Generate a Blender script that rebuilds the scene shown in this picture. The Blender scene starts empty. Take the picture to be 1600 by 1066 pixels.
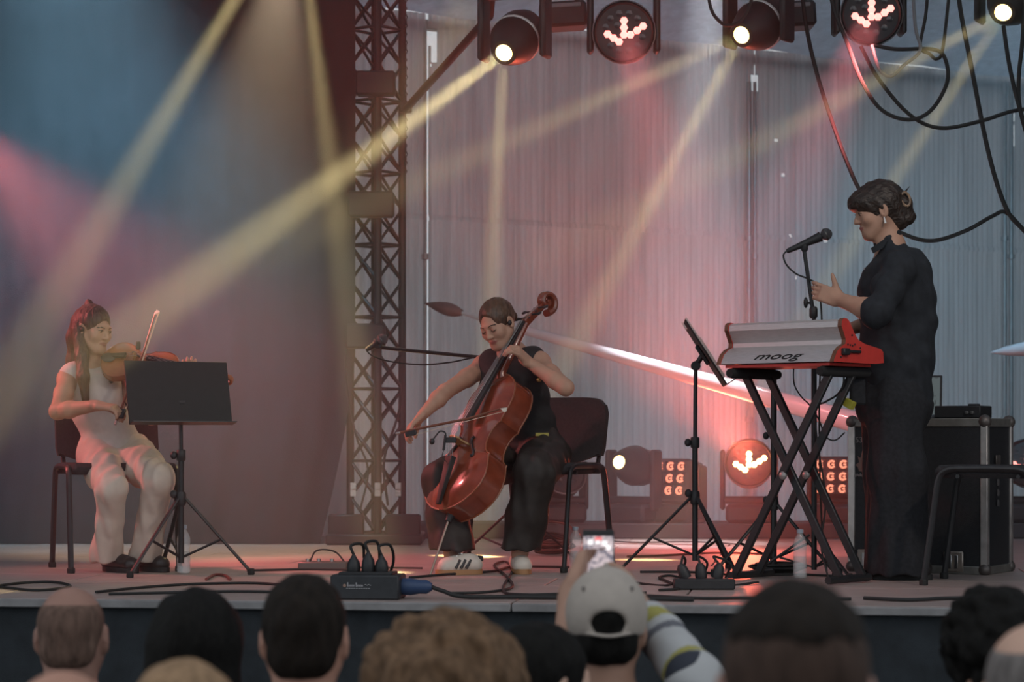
import bpy, math, random
import numpy as np
from mathutils import Vector, Matrix
random.seed(7)
SC = bpy.context.scene
COL = SC.collection
# ------------------------------------------------------------------ camera
F = 3572.0            # focal length in pixels of the 1600x1066 frame
CZ = 0.58             # camera height above the stage floor (stage floor is z = 0)
HY = 690.0            # pixel row of the horizon
def P(px, py, d):     # a pixel and a distance -> a point
    return Vector(((px - 800.0) * d / F, d, CZ + (HY - py) * d / F))
def FD(py):           # distance of a floor point seen in pixel row py
    return F * CZ / (py - HY)
cam_d = bpy.data.cameras.new('camera')
cam = bpy.data.objects.new('camera', cam_d); COL.objects.link(cam)
cam.location = (0, 0, CZ); cam.rotation_euler = (math.pi / 2, 0, 0)
cam_d.sensor_width = 36.0; cam_d.lens = F / 1600.0 * 36.0
cam_d.shift_y = (HY - 533.0) / 1600.0
cam_d.clip_start = 0.05; cam_d.clip_end = 400
cam_d.dof.use_dof = True; cam_d.dof.focus_distance = 9.9; cam_d.dof.aperture_fstop = 4.5
SC.camera = cam
SC.view_settings.view_transform = 'Standard'; SC.view_settings.look = 'None'
SC.view_settings.gamma = 1.0; SC.view_settings.use_curve_mapping = False
SC.view_settings.exposure = 0.18
SC.cycles.use_denoising = True
SC.cycles.max_bounces = 5; SC.cycles.diffuse_bounces = 2; SC.cycles.glossy_bounces = 2
SC.cycles.transmission_bounces = 4; SC.cycles.volume_bounces = 0; SC.cycles.transparent_max_bounces = 12
SC.cycles.caustics_reflective = False; SC.cycles.caustics_refractive = False
SC.cycles.sample_clamp_indirect = 4.0
# ------------------------------------------------------------------ sky: even evening overcast
SKY = 0.64
w = bpy.data.worlds.new('sky'); SC.world = w; w.use_nodes = True
bg = w.node_tree.nodes['Background']; bg.inputs[0].default_value = (0.86, 0.93, 1.0, 1); bg.inputs[1].default_value = SKY
HAZE = 0.085
# ------------------------------------------------------------------ stage lamps (beams in the haze)
def spot(name, a, b, watts, col, deg, blend=0.4, r=0.03):
    l = bpy.data.lights.new(name, 'SPOT'); l.energy = watts; l.color = col
    l.spot_size = math.radians(deg); l.spot_blend = blend; l.shadow_soft_size = r
    o = bpy.data.objects.new(name, l); COL.objects.link(o)
    o.location = a; o.rotation_euler = (Vector(b) - Vector(a)).to_track_quat('-Z', 'Y').to_euler()
    return o
YEL = (1.0, 0.80, 0.36); PINK = (1.0, 0.20, 0.20); RED = (1.0, 0.13, 0.07); TEAL = (0.36, 0.72, 1.0); WARM = (1.0, 0.66, 0.38)
LD = 10.8             # distance of the hanging row of lights
# prism beams of the three yellow heads and of one above the picture; the last spot is an added fill
spot('beam_and_fill_spot', P(787, 83, LD - .1), P(-100, 738, 9.2), 4600, YEL, 7.5, .9)
spot('beam_and_fill_spot', P(787, 83, LD - .1), P(745, 872, 11.5), 3300, YEL, 6.5, .9)
spot('beam_and_fill_spot', P(1158, 55, LD - .1), P(-60, 610, 9.1), 2000, YEL, 5.5, .9)
spot('beam_and_fill_spot', P(1158, 55, LD - .1), P(722, 868, 11.6), 4700, YEL, 6.0, .9)
spot('beam_and_fill_spot', P(1567, 20, LD - .1), P(300, 700, 9.2), 1900, YEL, 5.5, .9)
spot('beam_and_fill_spot', P(1567, 20, LD - .1), P(1010, 875, 11.2), 3000, YEL, 5.5, .9)
spot('beam_and_fill_spot', P(432, -110, LD - .1), P(-160, 880, 10.2), 3600, YEL, 7.5, .9)
spot('beam_and_fill_spot', P(470, -110, LD - .1), P(596, 895, 10.1), 3000, YEL, 6.0, .9)
spot('beam_and_fill_spot', P(450, -110, LD - .1), P(330, 760, 11.9), 380, (1.0, .76, .50), 46, .8)  # added wide warm wash to lift the curtain tone, not a prism beam
# wide coloured washes
spot('wash_spot', P(975, 48, LD - .3), P(1130, 560, 11.6), 430, PINK, 36, .8, .08)
spot('wash_spot', P(1362, 25, LD - .3), P(1120, 600, 11.8), 760, PINK, 28, .8, .08)
spot('wash_spot', P(-70, 190, 10.8), P(300, 560, 10.8), 330, PINK, 50, .8, .08)
spot('wash_spot', P(1168, 722, 13.0), P(1060, 500, 12.2), 480, RED, 56, .8, .08)
spot('wash_spot', P(80, -330, 10.6), P(130, 200, 12.0), 900, TEAL, 60, .9, .08)
spot('wash_spot', P(1750, -200, 10.8), P(1500, 420, 13.8), 600, TEAL, 55, .9, .08)
# the front key lamp on the performers, and the low red footlight at stage right
spot('front_lamp', (3.4, 4.6, 4.2), (0.2, 10.1, 0.8), 220, (1.0, .82, .68), 40, .7, .12)
spot('side_lamp', (-4.4, 10.6, 2.2), (-1.4, 10.3, 0.6), 330, PINK, 42, .7, .1)
spot('side_lamp', (-0.2, 12.2, 3.0), (-1.4, 10.2, 0.2), 90, YEL, 30, .6, .1)
spot('foot_lamp', P(1168, 722, 12.9), P(1180, 900, 9.6), 55, RED, 70, .7, .1)

spot('added_pole_fill', P(1120, -120, 12.7), P(1060, 585, 12.9), 1300, (.86, .92, 1.0), 24, .8, .1)  # fill spot added only to whiten the slanting pole, no known fixture

# ------------------------------------------------------------------ materials
MATS = {}
def mat(name, col, rough=.6, metal=0.0, noise=0.0, nscale=20.0, emit=None, es=0.0, spec=.5, coat=0.0, bump=0.0, bscale=200.0, stretch=None, trans=0.0, alpha=1.0, sss=0.0):
    if name in MATS: return MATS[name]
    m = bpy.data.materials.new(name); m.use_nodes = True
    nt = m.node_tree; b = nt.nodes['Principled BSDF']
    c = tuple(col) + (1,)
    b.inputs['Base Color'].default_value = c
    b.inputs['Roughness'].default_value = rough; b.inputs['Metallic'].default_value = metal
    b.inputs['Specular IOR Level'].default_value = spec
    b.inputs['Coat Weight'].default_value = coat; b.inputs['Coat Roughness'].default_value = .08
    b.inputs['Transmission Weight'].default_value = trans; b.inputs['Alpha'].default_value = alpha
    if emit: b.inputs['Emission Color'].default_value = tuple(emit) + (1,); b.inputs['Emission Strength'].default_value = es
    tc = mp = None
    if noise or bump:
        tc = nt.nodes.new('ShaderNodeTexCoord'); mp = nt.nodes.new('ShaderNodeMapping')
        nt.links.new(tc.outputs['Object'], mp.inputs[0])
        if stretch: mp.inputs['Scale'].default_value = stretch
    if noise:
        n = nt.nodes.new('ShaderNodeTexNoise'); n.inputs['Scale'].default_value = nscale; n.inputs['Detail'].default_value = 5
        nt.links.new(mp.outputs[0], n.inputs['Vector'])
        r = nt.nodes.new('ShaderNodeValToRGB')
        r.color_ramp.elements[0].position = .3; r.color_ramp.elements[1].position = .7
        r.color_ramp.elements[0].color = tuple(max(0, x * (1 - noise)) for x in col) + (1,)
        r.color_ramp.elements[1].color = tuple(min(1, x * (1 + noise)) for x in col) + (1,)
        nt.links.new(n.outputs[0], r.inputs[0]); nt.links.new(r.outputs[0], b.inputs['Base Color'])
    if bump:
        n2 = nt.nodes.new('ShaderNodeTexNoise'); n2.inputs['Scale'].default_value = bscale; n2.inputs['Detail'].default_value = 3
        nt.links.new(mp.outputs[0], n2.inputs['Vector'])
        bp = nt.nodes.new('ShaderNodeBump'); bp.inputs['Strength'].default_value = bump; bp.inputs['Distance'].default_value = .01
        nt.links.new(n2.outputs[0], bp.inputs['Height']); nt.links.new(bp.outputs[0], b.inputs['Normal'])
    MATS[name] = m
    return m
def mat_fabric(name, col, through):          # thin tarpaulin that lets daylight through
    m = bpy.data.materials.new(name); m.use_nodes = True; nt = m.node_tree
    for n in list(nt.nodes): nt.nodes.remove(n)
    out = nt.nodes.new('ShaderNodeOutputMaterial'); d = nt.nodes.new('ShaderNodeBsdfDiffuse'); t = nt.nodes.new('ShaderNodeBsdfTranslucent')
    mx = nt.nodes.new('ShaderNodeAddShader')
    tc = nt.nodes.new('ShaderNodeTexCoord'); mp = nt.nodes.new('ShaderNodeMapping'); mp.inputs['Scale'].default_value = (6, 6, .35)
    n = nt.nodes.new('ShaderNodeTexNoise'); n.inputs['Scale'].default_value = 3; n.inputs['Detail'].default_value = 6
    r = nt.nodes.new('ShaderNodeValToRGB')
    r.color_ramp.elements[0].position = .3; r.color_ramp.elements[1].position = .72
    r.color_ramp.elements[0].color = tuple(x * .72 for x in col) + (1,); r.color_ramp.elements[1].color = tuple(col) + (1,)
    nt.links.new(tc.outputs['Object'], mp.inputs[0]); nt.links.new(mp.outputs[0], n.inputs['Vector']); nt.links.new(n.outputs[0], r.inputs[0])
    hs = nt.nodes.new('ShaderNodeMixRGB'); hs.blend_type = 'MULTIPLY'; hs.inputs[0].default_value = 1; hs.inputs[2].default_value = tuple(through) + (1,)
    nt.links.new(r.outputs[0], d.inputs['Color']); nt.links.new(r.outputs[0], hs.inputs[1]); nt.links.new(hs.outputs[0], t.inputs['Color'])
    nt.links.new(d.outputs[0], mx.inputs[0]); nt.links.new(t.outputs[0], mx.inputs[1]); nt.links.new(mx.outputs[0], out.inputs[0])
    MATS[name] = m
    return m
BLK = mat('black_metal', (.018, .018, .02), .42, .0, .2, 30)
BLKP = mat('black_plastic', (.022, .022, .024), .5, 0, .15, 40)
BLKC = mat('black_cloth', (.016, .017, .021), .9, 0, .3, 60, bump=.3, bscale=600)
RUB = mat('rubber', (.02, .02, .02), .7)
STEEL = mat('steel', (.5, .5, .5), .3, 1.0, .1, 40)
ALU = mat('aluminium_edge', (.62, .58, .55), .42, .85, .18, 18)
WHITE = mat('white_plastic', (.78, .78, .76), .35, 0, .05)
GLASS = mat('clear_plastic', (.85, .9, .92), .06, trans=.0, alpha=.28, spec=.9, coat=.6)
# ------------------------------------------------------------------ mesh helpers
class MB:
    def __init__(s): s.v = []; s.f = []; s.mi = []; s.m = 0
    def add(s, vs, fs):
        o = len(s.v); s.v += [tuple(x) for x in vs]; s.f += [tuple(i + o for i in f) for f in fs]; s.mi += [s.m] * len(fs); return s
    def box(s, c, h, R=None, taper=1.0, bev=0.0):
        c = Vector(c); R = R or Matrix.Identity(3); hx, hy, hz = h
        b = min(bev, hx * .9, hy * .9, hz * .9)
        if b <= 0:
            vs = [Vector((sx * hx * (taper if sz > 0 else 1), sy * hy * (taper if sz > 0 else 1), sz * hz)) for sz in (-1, 1) for sx, sy in ((-1, -1), (1, -1), (1, 1), (-1, 1))]
            fs = [(3, 2, 1, 0), (4, 5, 6, 7), (0, 1, 5, 4), (1, 2, 6, 5), (2, 3, 7, 6), (3, 0, 4, 7)]
        else:
            rings = []
            for z, e in ((-hz, b), (-hz + b, 0), (hz - b, 0), (hz, b)):
                t = taper if z > 0 else 1
                X = (hx - e) * t; Y = (hy - e) * t
                rings.append([Vector(q) for q in ((-X + (b - e), -Y, z), (X - (b - e), -Y, z), (X, -Y + (b - e), z), (X, Y - (b - e), z), (X - (b - e), Y, z), (-X + (b - e), Y, z), (-X, Y - (b - e), z), (-X, -Y + (b - e), z))])
            vs = [q for r in rings for q in r]; fs = [tuple(range(7, -1, -1)), tuple(range(24, 32))]
            for k in range(3):
                for i in range(8): fs.append((k * 8 + i, k * 8 + (i + 1) % 8, k * 8 + 8 + (i + 1) % 8, k * 8 + 8 + i))
        return s.add([c + R @ q for q in vs], fs)
    def tube(s, pts, r, n=8, cap=True, flat=None):
        pts = [Vector(p) for p in pts]; rs = r if isinstance(r, (list, tuple)) else [r] * len(pts)
        t0 = (pts[1] - pts[0]).normalized()
        u = t0.orthogonal().normalized() if abs(t0.z) > .95 else t0.cross(Vector((0, 0, 1))).normalized()
        vs = []; fs = []
        for i, p in enumerate(pts):
            t = (pts[min(i + 1, len(pts) - 1)] - pts[max(i - 1, 0)])
            t = t.normalized() if t.length > 1e-9 else t0
            u = (u - t * u.dot(t)); u = u.normalized() if u.length > 1e-6 else t.orthogonal().normalized()
            v = t.cross(u)
            for k in range(n):
                a = 2 * math.pi * k / n
                vs.append(p + (u * math.cos(a) + v * math.sin(a) * (flat or 1)) * rs[i])
        for i in range(len(pts) - 1):
            for k in range(n): fs.append((i * n + k, i * n + (k + 1) % n, (i + 1) * n + (k + 1) % n, (i + 1) * n + k))
        if cap: fs.append(tuple(range(n - 1, -1, -1))); fs.append(tuple(range((len(pts) - 1) * n, len(pts) * n)))
        return s.add(vs, fs)
    def lathe(s, prof, c=(0, 0, 0), R=None, n=20, cap=True):       # prof: (radius, height) along local z
        c = Vector(c); R = R or Matrix.Identity(3); vs = []; fs = []
        for r, z in prof:
            for k in range(n):
                a = 2 * math.pi * k / n; vs.append(c + R @ Vector((r * math.cos(a), r * math.sin(a), z)))
        m = len(prof)
        for i in range(m - 1):
            for k in range(n): fs.append((i * n + k, i * n + (k + 1) % n, (i + 1) * n + (k + 1) % n, (i + 1) * n + k))
        if cap: fs.append(tuple(range(n - 1, -1, -1))); fs.append(tuple(range((m - 1) * n, m * n)))
        return s.add(vs, fs)
    def ball(s, c, r, n=12, R=None):
        r = r if isinstance(r, (tuple, list)) else (r, r, r); c = Vector(c); R = R or Matrix.Identity(3)
        vs = []; fs = []; m = n // 2
        for i in range(m + 1):
            t = math.pi * (i + .02) / (m + .04)
            for k in range(n):
                a = 2 * math.pi * k / n
                vs.append(c + R @ Vector((r[0] * math.sin(t) * math.cos(a), r[1] * math.sin(t) * math.sin(a), -r[2] * math.cos(t))))
        for i in range(m):
            for k in range(n): fs.append((i * n + k, i * n + (k + 1) % n, (i + 1) * n + (k + 1) % n, (i + 1) * n + k))
        fs.append(tuple(range(n - 1, -1, -1))); fs.append(tuple(range(m * n, (m + 1) * n)))
        return s.add(vs, fs)
    def prism(s, poly, c, X, Y, Z, t):                   # outline poly in (X, Y), thickness t along Z
        c = Vector(c); n = len(poly)
        vs = [c + X * a + Y * b - Z * (t / 2) for a, b in poly] + [c + X * a + Y * b + Z * (t / 2) for a, b in poly]
        fs = [tuple(range(n - 1, -1, -1)), tuple(range(n, 2 * n))] + [(i, (i + 1) % n, n + (i + 1) % n, n + i) for i in range(n)]
        return s.add(vs, fs)
    def build(s, name, m, parent=None, smooth=True, angle=40):
        me = bpy.data.meshes.new(name); me.from_pydata(s.v, [], s.f); me.update()
        ms = m if isinstance(m, (list, tuple)) else [m]
        for x in ms: me.materials.append(x)
        if len(ms) > 1: me.polygons.foreach_set('material_index', s.mi)
        if smooth:
            me.polygons.foreach_set('use_smooth', [True] * len(me.polygons))
            me.set_sharp_from_angle(angle=math.radians(angle))
        return link(name, me, parent)
def link(name, me, parent=None):
    o = bpy.data.objects.new(name, me); COL.objects.link(o)
    if parent is not None:
        o.parent = parent
        o.matrix_parent_inverse = WM(parent).inverted() if parent.get('_world') else Matrix.Identity(4)
    return o
def WM(o):
    return o.matrix_basis if o.parent is None else WM(o.parent) @ o.matrix_parent_inverse @ o.matrix_basis
def tag(o, label=None, cat=None, group=None, kind=None):
    if label: o['label'] = label
    if cat: o['category'] = cat
    if group: o['group'] = group
    if kind: o['kind'] = kind
    return o
def thing(name, loc, label=None, cat=None, group=None, rz=0.0, kind=None):   # Empty at the base; parts built in its own frame
    o = bpy.data.objects.new(name, None); COL.objects.link(o); o.empty_display_size = .1
    o.location = loc; o.rotation_euler = (0, 0, rz)
    return tag(o, label, cat, group, kind)
def wthing(name, loc, label=None, cat=None, group=None, kind=None):          # Empty whose parts are built in world coordinates
    o = thing(name, loc, label, cat, group, 0, kind); o['_world'] = 1
    return o
def copy_tree(o, parent=None):
    c = o.copy(); COL.objects.link(c); c.parent = parent
    for ch in list(o.children): copy_tree(ch, c)
    return c
def spline(pts, n=6):                                    # Catmull-Rom through the points
    p = [Vector(x) for x in pts]; p = [p[0] * 2 - p[1]] + p + [p[-1] * 2 - p[-2]]; out = []
    for i in range(1, len(p) - 2):
        for k in range(n):
            t = k / n; a, b, c, d = p[i - 1], p[i], p[i + 1], p[i + 2]
            out.append(.5 * ((2 * b) + (c - a) * t + (2 * a - 5 * b + 4 * c - d) * t * t + (3 * b - a - 3 * c + d) * t ** 3))
    out.append(p[-2]); return out
def frame(z, x=None):                                    # rotation with local z along z and x near x
    z = Vector(z).normalized(); x = Vector(x) if x is not None else z.orthogonal()
    y = z.cross(x).normalized(); x = y.cross(z)
    return Matrix((x, y, z)).transposed()
# ------------------------------------------------------------------ implicit surfaces for bodies and clothes
class SDF:
    def __init__(s, lo, hi, h):
        s.h = h; s.lo = np.array(lo, np.float32); n = np.ceil((np.array(hi) - np.array(lo)) / h).astype(int) + 1
        s.n = n; s.a = np.full(n, .5, np.float32)
        s.ax = [(s.lo[i] + h * np.arange(n[i])).astype(np.float32) for i in range(3)]
    def win(s, lo, hi, pad):
        sl = []
        for i in range(3):
            a = int(np.floor((lo[i] - pad - s.lo[i]) / s.h)); b = int(np.ceil((hi[i] + pad - s.lo[i]) / s.h)) + 1
            a = min(max(a, 0), s.n[i]); b = min(max(b, a), s.n[i]); sl.append(slice(a, b))
        X = s.ax[0][sl[0]][:, None, None]; Y = s.ax[1][sl[1]][None, :, None]; Z = s.ax[2][sl[2]][None, None, :]
        return tuple(sl), X, Y, Z
    def merge(s, sl, d, k, op):
        a = s.a[sl]
        if a.size == 0: return
        if op == 'sub':
            hh = np.clip(.5 + .5 * (-a - d) / k, 0, 1); s.a[sl] = -(-a + (d + a) * hh - k * hh * (1 - hh)); return
        if k < 1e-4: s.a[sl] = np.minimum(a, d); return
        hh = np.clip(.5 + .5 * (a - d) / k, 0, 1); s.a[sl] = a + (d - a) * hh - k * hh * (1 - hh)
    def cap(s, a, b, ra, rb, k=.01, op='add', n=None, fl=1.0):
        a = np.array(a, np.float32); b = np.array(b, np.float32); r = max(ra, rb) * max(1, 1.0)
        sl, X, Y, Z = s.win(np.minimum(a, b) - r, np.maximum(a, b) + r, k + 2.5 * s.h)
        px, py, pz = X - a[0], Y - a[1], Z - a[2]; ba = b - a
        if n is not None:
            n = np.array(n, np.float32); n /= np.linalg.norm(n); g = 1 / fl - 1
            t = (px * n[0] + py * n[1] + pz * n[2]) * g; px = px + t * n[0]; py = py + t * n[1]; pz = pz + t * n[2]
            ba = ba + n * float(ba @ n) * g
        L = float(ba @ ba) + 1e-9
        t = np.clip((px * ba[0] + py * ba[1] + pz * ba[2]) / L, 0, 1)
        d = np.sqrt((px - t * ba[0]) ** 2 + (py - t * ba[1]) ** 2 + (pz - t * ba[2]) ** 2) - (ra + (rb - ra) * t)
        s.merge(sl, d * (fl if n is not None and fl < 1 else 1), k, op); return s
    def chain(s, pts, rs, k=.01, **kw):
        for i in range(len(pts) - 1): s.cap(pts[i], pts[i + 1], rs[i], rs[i + 1], k, **kw)
        return s
    def ell(s, c, r, R=None, k=.01, op='add'):
        c = np.array(c, np.float32); m = max(r)
        sl, X, Y, Z = s.win(c - m, c + m, k + 2.5 * s.h)
        x, y, z = X - c[0], Y - c[1], Z - c[2]
        if R is not None:
            q = np.array(R, np.float32)
            x, y, z = x * q[0, 0] + y * q[1, 0] + z * q[2, 0], x * q[0, 1] + y * q[1, 1] + z * q[2, 1], x * q[0, 2] + y * q[1, 2] + z * q[2, 2]
        k0 = np.sqrt((x / r[0]) ** 2 + (y / r[1]) ** 2 + (z / r[2]) ** 2) + 1e-6
        k1 = np.sqrt((x / r[0] ** 2) ** 2 + (y / r[1] ** 2) ** 2 + (z / r[2] ** 2) ** 2) + 1e-6
        s.merge(sl, k0 * (k0 - 1) / k1, k, op); return s
    def rbox(s, c, h, rad, R=None, k=.01, op='add'):
        c = np.array(c, np.float32); m = float(np.linalg.norm(h))
        sl, X, Y, Z = s.win(c - m, c + m, k + 2.5 * s.h)
        x, y, z = X - c[0], Y - c[1], Z - c[2]
        if R is not None:
            q = np.array(R, np.float32)
            x, y, z = x * q[0, 0] + y * q[1, 0] + z * q[2, 0], x * q[0, 1] + y * q[1, 1] + z * q[2, 1], x * q[0, 2] + y * q[1, 2] + z * q[2, 2]
        qx, qy, qz = np.abs(x) - h[0] + rad, np.abs(y) - h[1] + rad, np.abs(z) - h[2] + rad
        d = np.sqrt(np.maximum(qx, 0) ** 2 + np.maximum(qy, 0) ** 2 + np.maximum(qz, 0) ** 2) + np.minimum(np.maximum(qx, np.maximum(qy, qz)), 0) - rad
        s.merge(sl, d, k, op); return s
    def cut(s, c, nrm, k=.004):           # remove what lies beyond the plane
        X, Y, Z = s.ax[0][:, None, None], s.ax[1][None, :, None], s.ax[2][None, None, :]
        d = (X - c[0]) * nrm[0] + (Y - c[1]) * nrm[1] + (Z - c[2]) * nrm[2]
        s.a = np.maximum(s.a, d.astype(np.float32)); return s
    def fold(s, amp, dirs, seed=0, mask=None):   # dirs: (vector of wave numbers) list -> soft folds
        X, Y, Z = s.ax[0][:, None, None], s.ax[1][None, :, None], s.ax[2][None, None, :]
        rg = np.random.RandomState(seed); tot = 0
        wx = .6 * np.sin(9 * Z + 5 * X + rg.rand() * 6) + .5 * np.sin(13 * Y - 7 * Z + rg.rand() * 6)
        for v in dirs:
            ph = rg.rand() * 6.3
            tot = tot + np.sin(v[0] * X + v[1] * Y + v[2] * Z + ph + 1.6 * wx)
        tot = (amp * tot / len(dirs)).astype(np.float32)
        if mask is not None: tot = tot * mask(X, Y, Z)
        s.a = s.a + tot; return s
    def mesh(s, name):
        a = s.a; neg = a < 0
        c = np.zeros(tuple(s.n - 1), np.int8)
        for i in (0, 1):
            for j in (0, 1):
                for k in (0, 1): c += neg[i:i + s.n[0] - 1, j:j + s.n[1] - 1, k:k + s.n[2] - 1]
        idx = np.argwhere((c > 0) & (c < 8)); N = len(idx)
        cid = np.full(tuple(s.n - 1), -1, np.int32); cid[idx[:, 0], idx[:, 1], idx[:, 2]] = np.arange(N)
        corners = [(i, j, k) for i in (0, 1) for j in (0, 1) for k in (0, 1)]
        val = {q: a[idx[:, 0] + q[0], idx[:, 1] + q[1], idx[:, 2] + q[2]] for q in corners}
        acc = np.zeros((N, 3), np.float32); cnt = np.zeros(N, np.float32)
        for q in corners:
            for ax in range(3):
                if q[ax]: continue
                p = list(q); p[ax] = 1; p = tuple(p); v0, v1 = val[q], val[p]
                cr = (v0 < 0) != (v1 < 0); t = np.where(cr, v0 / np.where(cr, v0 - v1, 1), 0)
                e = np.tile(np.array(q, np.float32), (N, 1)); e[:, ax] = t
                acc += e * cr[:, None]; cnt += cr
        vs = (idx + acc / cnt[:, None]) * s.h + s.lo
        faces = []
        for ax in range(3):
            u, v = (ax + 1) % 3, (ax + 2) % 3
            lo = [slice(None)] * 3; hi = [slice(None)] * 3
            lo[ax] = slice(0, -1); hi[ax] = slice(1, None)
            ch = neg[tuple(lo)] != neg[tuple(hi)]
            e = np.argwhere(ch)
            e = e[(e[:, u] > 0) & (e[:, v] > 0) & (e[:, u] < s.n[u] - 1) & (e[:, v] < s.n[v] - 1)]
            inside = neg[e[:, 0], e[:, 1], e[:, 2]]
            q = []
            for du, dv in ((-1, -1), (0, -1), (0, 0), (-1, 0)):
                g = e.copy(); g[:, u] += du; g[:, v] += dv; q.append(cid[g[:, 0], g[:, 1], g[:, 2]])
            q = np.stack(q, 1); q[~inside] = q[~inside][:, ::-1]; faces.append(q)
        fs = np.concatenate(faces); fs = fs[(fs >= 0).all(1)]
        me = bpy.data.meshes.new(name); me.vertices.add(N); me.vertices.foreach_set('co', vs.astype(np.float32).ravel())
        me.loops.add(len(fs) * 4); me.loops.foreach_set('vertex_index', fs.astype(np.int32).ravel())
        me.polygons.add(len(fs)); me.polygons.foreach_set('loop_start', np.arange(0, len(fs) * 4, 4, dtype=np.int32))
        me.polygons.foreach_set('use_smooth', np.ones(len(fs), bool))
        me.update(calc_edges=True); me.validate()
        return me, vs, fs
    def build(s, name, mats, parent=None, assign=None):
        me, vs, fs = s.mesh(name)
        for m in (mats if isinstance(mats, (list, tuple)) else [mats]): me.materials.append(m)
        if assign is not None and len(me.polygons) == len(fs):
            me.polygons.foreach_set('material_index', assign(vs[fs].mean(1)).astype(np.int32))
        return link(name, me, parent)
# ================================================================== THE SETTING
M_DECK = mat('stage_board', (.38, .31, .285), .42, 0, .22, 5, bump=.15, bscale=40, stretch=(1, 9, 1))
M_TARP = mat_fabric('white_tarpaulin', (.57, .57, .58), (.53, .54, .55))
M_ROOF = mat_fabric('roof_tarpaulin', (.50, .53, .57), (.34, .40, .46))
M_SKIRT = mat('black_skirt_cloth', (.022, .027, .032), .85, 0, .3, 12, bump=.2, bscale=300)
M_CURT = mat('black_curtain', (.020, .020, .024), .92, 0, .25, 8, bump=.3, bscale=200)
SA = math.atan2(-.133, 1.0)
SU = Vector((math.cos(SA), math.sin(SA), 0)); SV = Vector((-SU.y, SU.x, 0)); S0 = Vector((0, 8.22, 0))
def stage(u, v, z=0): return S0 + SU * u + SV * v + Vector((0, 0, z))
b = MB(); c = [stage(-6, 0.02), stage(6.2, 0.02), stage(6.2, 11), stage(-6, 11)]
b.add([p + Vector((0, 0, -.05)) for p in c] + [p + Vector((0, 0, -.012)) for p in c], [(3, 2, 1, 0), (4, 5, 6, 7), (0, 1, 5, 4), (1, 2, 6, 5), (2, 3, 7, 6), (3, 0, 4, 7)])
floor = tag(b.build('floor', mat('deck_frame', (.03, .028, .026), .8), smooth=False), 'worn brown boarded stage floor with dark joints', 'floor', kind='structure')
R3 = Matrix((SU, SV, Vector((0, 0, 1)))).transposed()
tpl = MB().box((0, 0, 0), (.996, .2475, .012), R3, bev=.002).build('deck_board', M_DECK, floor, smooth=False)
first = True
for i in range(-3, 3):
    for j in range(20):
        o = tpl if first else tpl.copy()
        if not first: COL.objects.link(o); o.parent = floor
        first = False
        o.location = stage(i * 2 + 1 + (j % 2) * .6, .25 + j * .5, -.012)
b = MB()
for k in range(6): b.box(stage(-5 + 2 * k, -.012, -.017), (.998, .012, .015), R3, bev=.004)
trim = b.build('trim_1', mat('grey_stage_edge', (.26, .25, .25), .6, .1, .25, 9)); tag(trim, 'pale grey edge strip along the stage front', 'trim', kind='structure')
b = MB(); n = 240
vs = []; fs = []
for i in range(n + 1):
    u = -6 + 12 * i / n; f = .012 * math.sin(u * 9) + .006 * math.sin(u * 23 + 1)
    for z in (-.030, -.7, -1.35): vs.append(stage(u, -.0 + f * (1 if z < -.1 else .2) + .012, z))
for i in range(n):
    for k in range(2): a = i * 3 + k; fs.append((a, a + 3, a + 4, a + 1)[::-1])
b.add(vs, fs); tag(b.build('wall_front', M_SKIRT), 'black cloth skirt hanging below the stage edge', 'skirt', kind='structure')
b = MB(); b.box((0, 8, -1.40), (40, 40, .05)); tag(b.build('ground', mat('asphalt', (.09, .09, .09), .9, 0, .3, 6), smooth=False), 'dark grey ground under the audience', 'ground', kind='structure')
# ---- back wall of tarpaulin strips
WA = Vector((-1.0, 13.985, 0)); WD = Vector((1, .591, 0)).normalized(); WN = Vector((WD.y, -WD.x, 0))
def wall_u(px):
    k = (px - 800) / F; x = k * 14.576 / (1 - .591 * k); return (Vector((x, 14.2 + (x + .636) * .591, 0)) - WA).dot(WD)
def wall_p(px, py, off=0.0):
    u = wall_u(px); q = WA + WD * u; z = CZ + (HY - py) * q.y / F; return q + WN * off + Vector((0, 0, z))
WTOP = 3.25
wall = tag(MB().box(WA + WD * 3.4 + Vector((0, 0, WTOP - .06)) - WN * .06, (3.7, .03, .03), Matrix((WD, -WN, Vector((0, 0, 1)))).transposed()).build('wall_back', STEEL, smooth=False),
           'pale pleated tarpaulin wall lit through from behind', 'wall', kind='structure')
def panel(u0, u1, holes=()):
    rows = sorted(set([0.0, 1.955, 1.965, 1.985, 1.995, WTOP] + [z for h in holes for z in h[2:]])); nc = max(6, int((u1 - u0) / .0056))
    vs = []; fs = []
    for i in range(nc + 1):
        u = u0 + (u1 - u0) * i / nc
        off = .006 * math.sin(u * 2 * math.pi / .046) + .004 * math.sin(u * 17)
        if i == 0 or i == nc: off -= .012
        for z in rows: vs.append(WA + WD * u + WN * (off + (.010 if 1.96 < z < 1.99 else 0)) + Vector((0, 0, z)))
    m = len(rows)
    for i in range(nc):
        uc = u0 + (u1 - u0) * (i + .5) / nc
        for k in range(m - 1):
            zc = (rows[k] + rows[k + 1]) / 2
            if any(h[0] <= uc <= h[1] and h[2] <= zc <= h[3] for h in holes): continue
            a = i * m + k; fs.append((a, a + m, a + m + 1, a + 1))
    return MB().add(vs, fs).build('wall_panel', M_TARP, wall, angle=80)
HOLES = []
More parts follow.
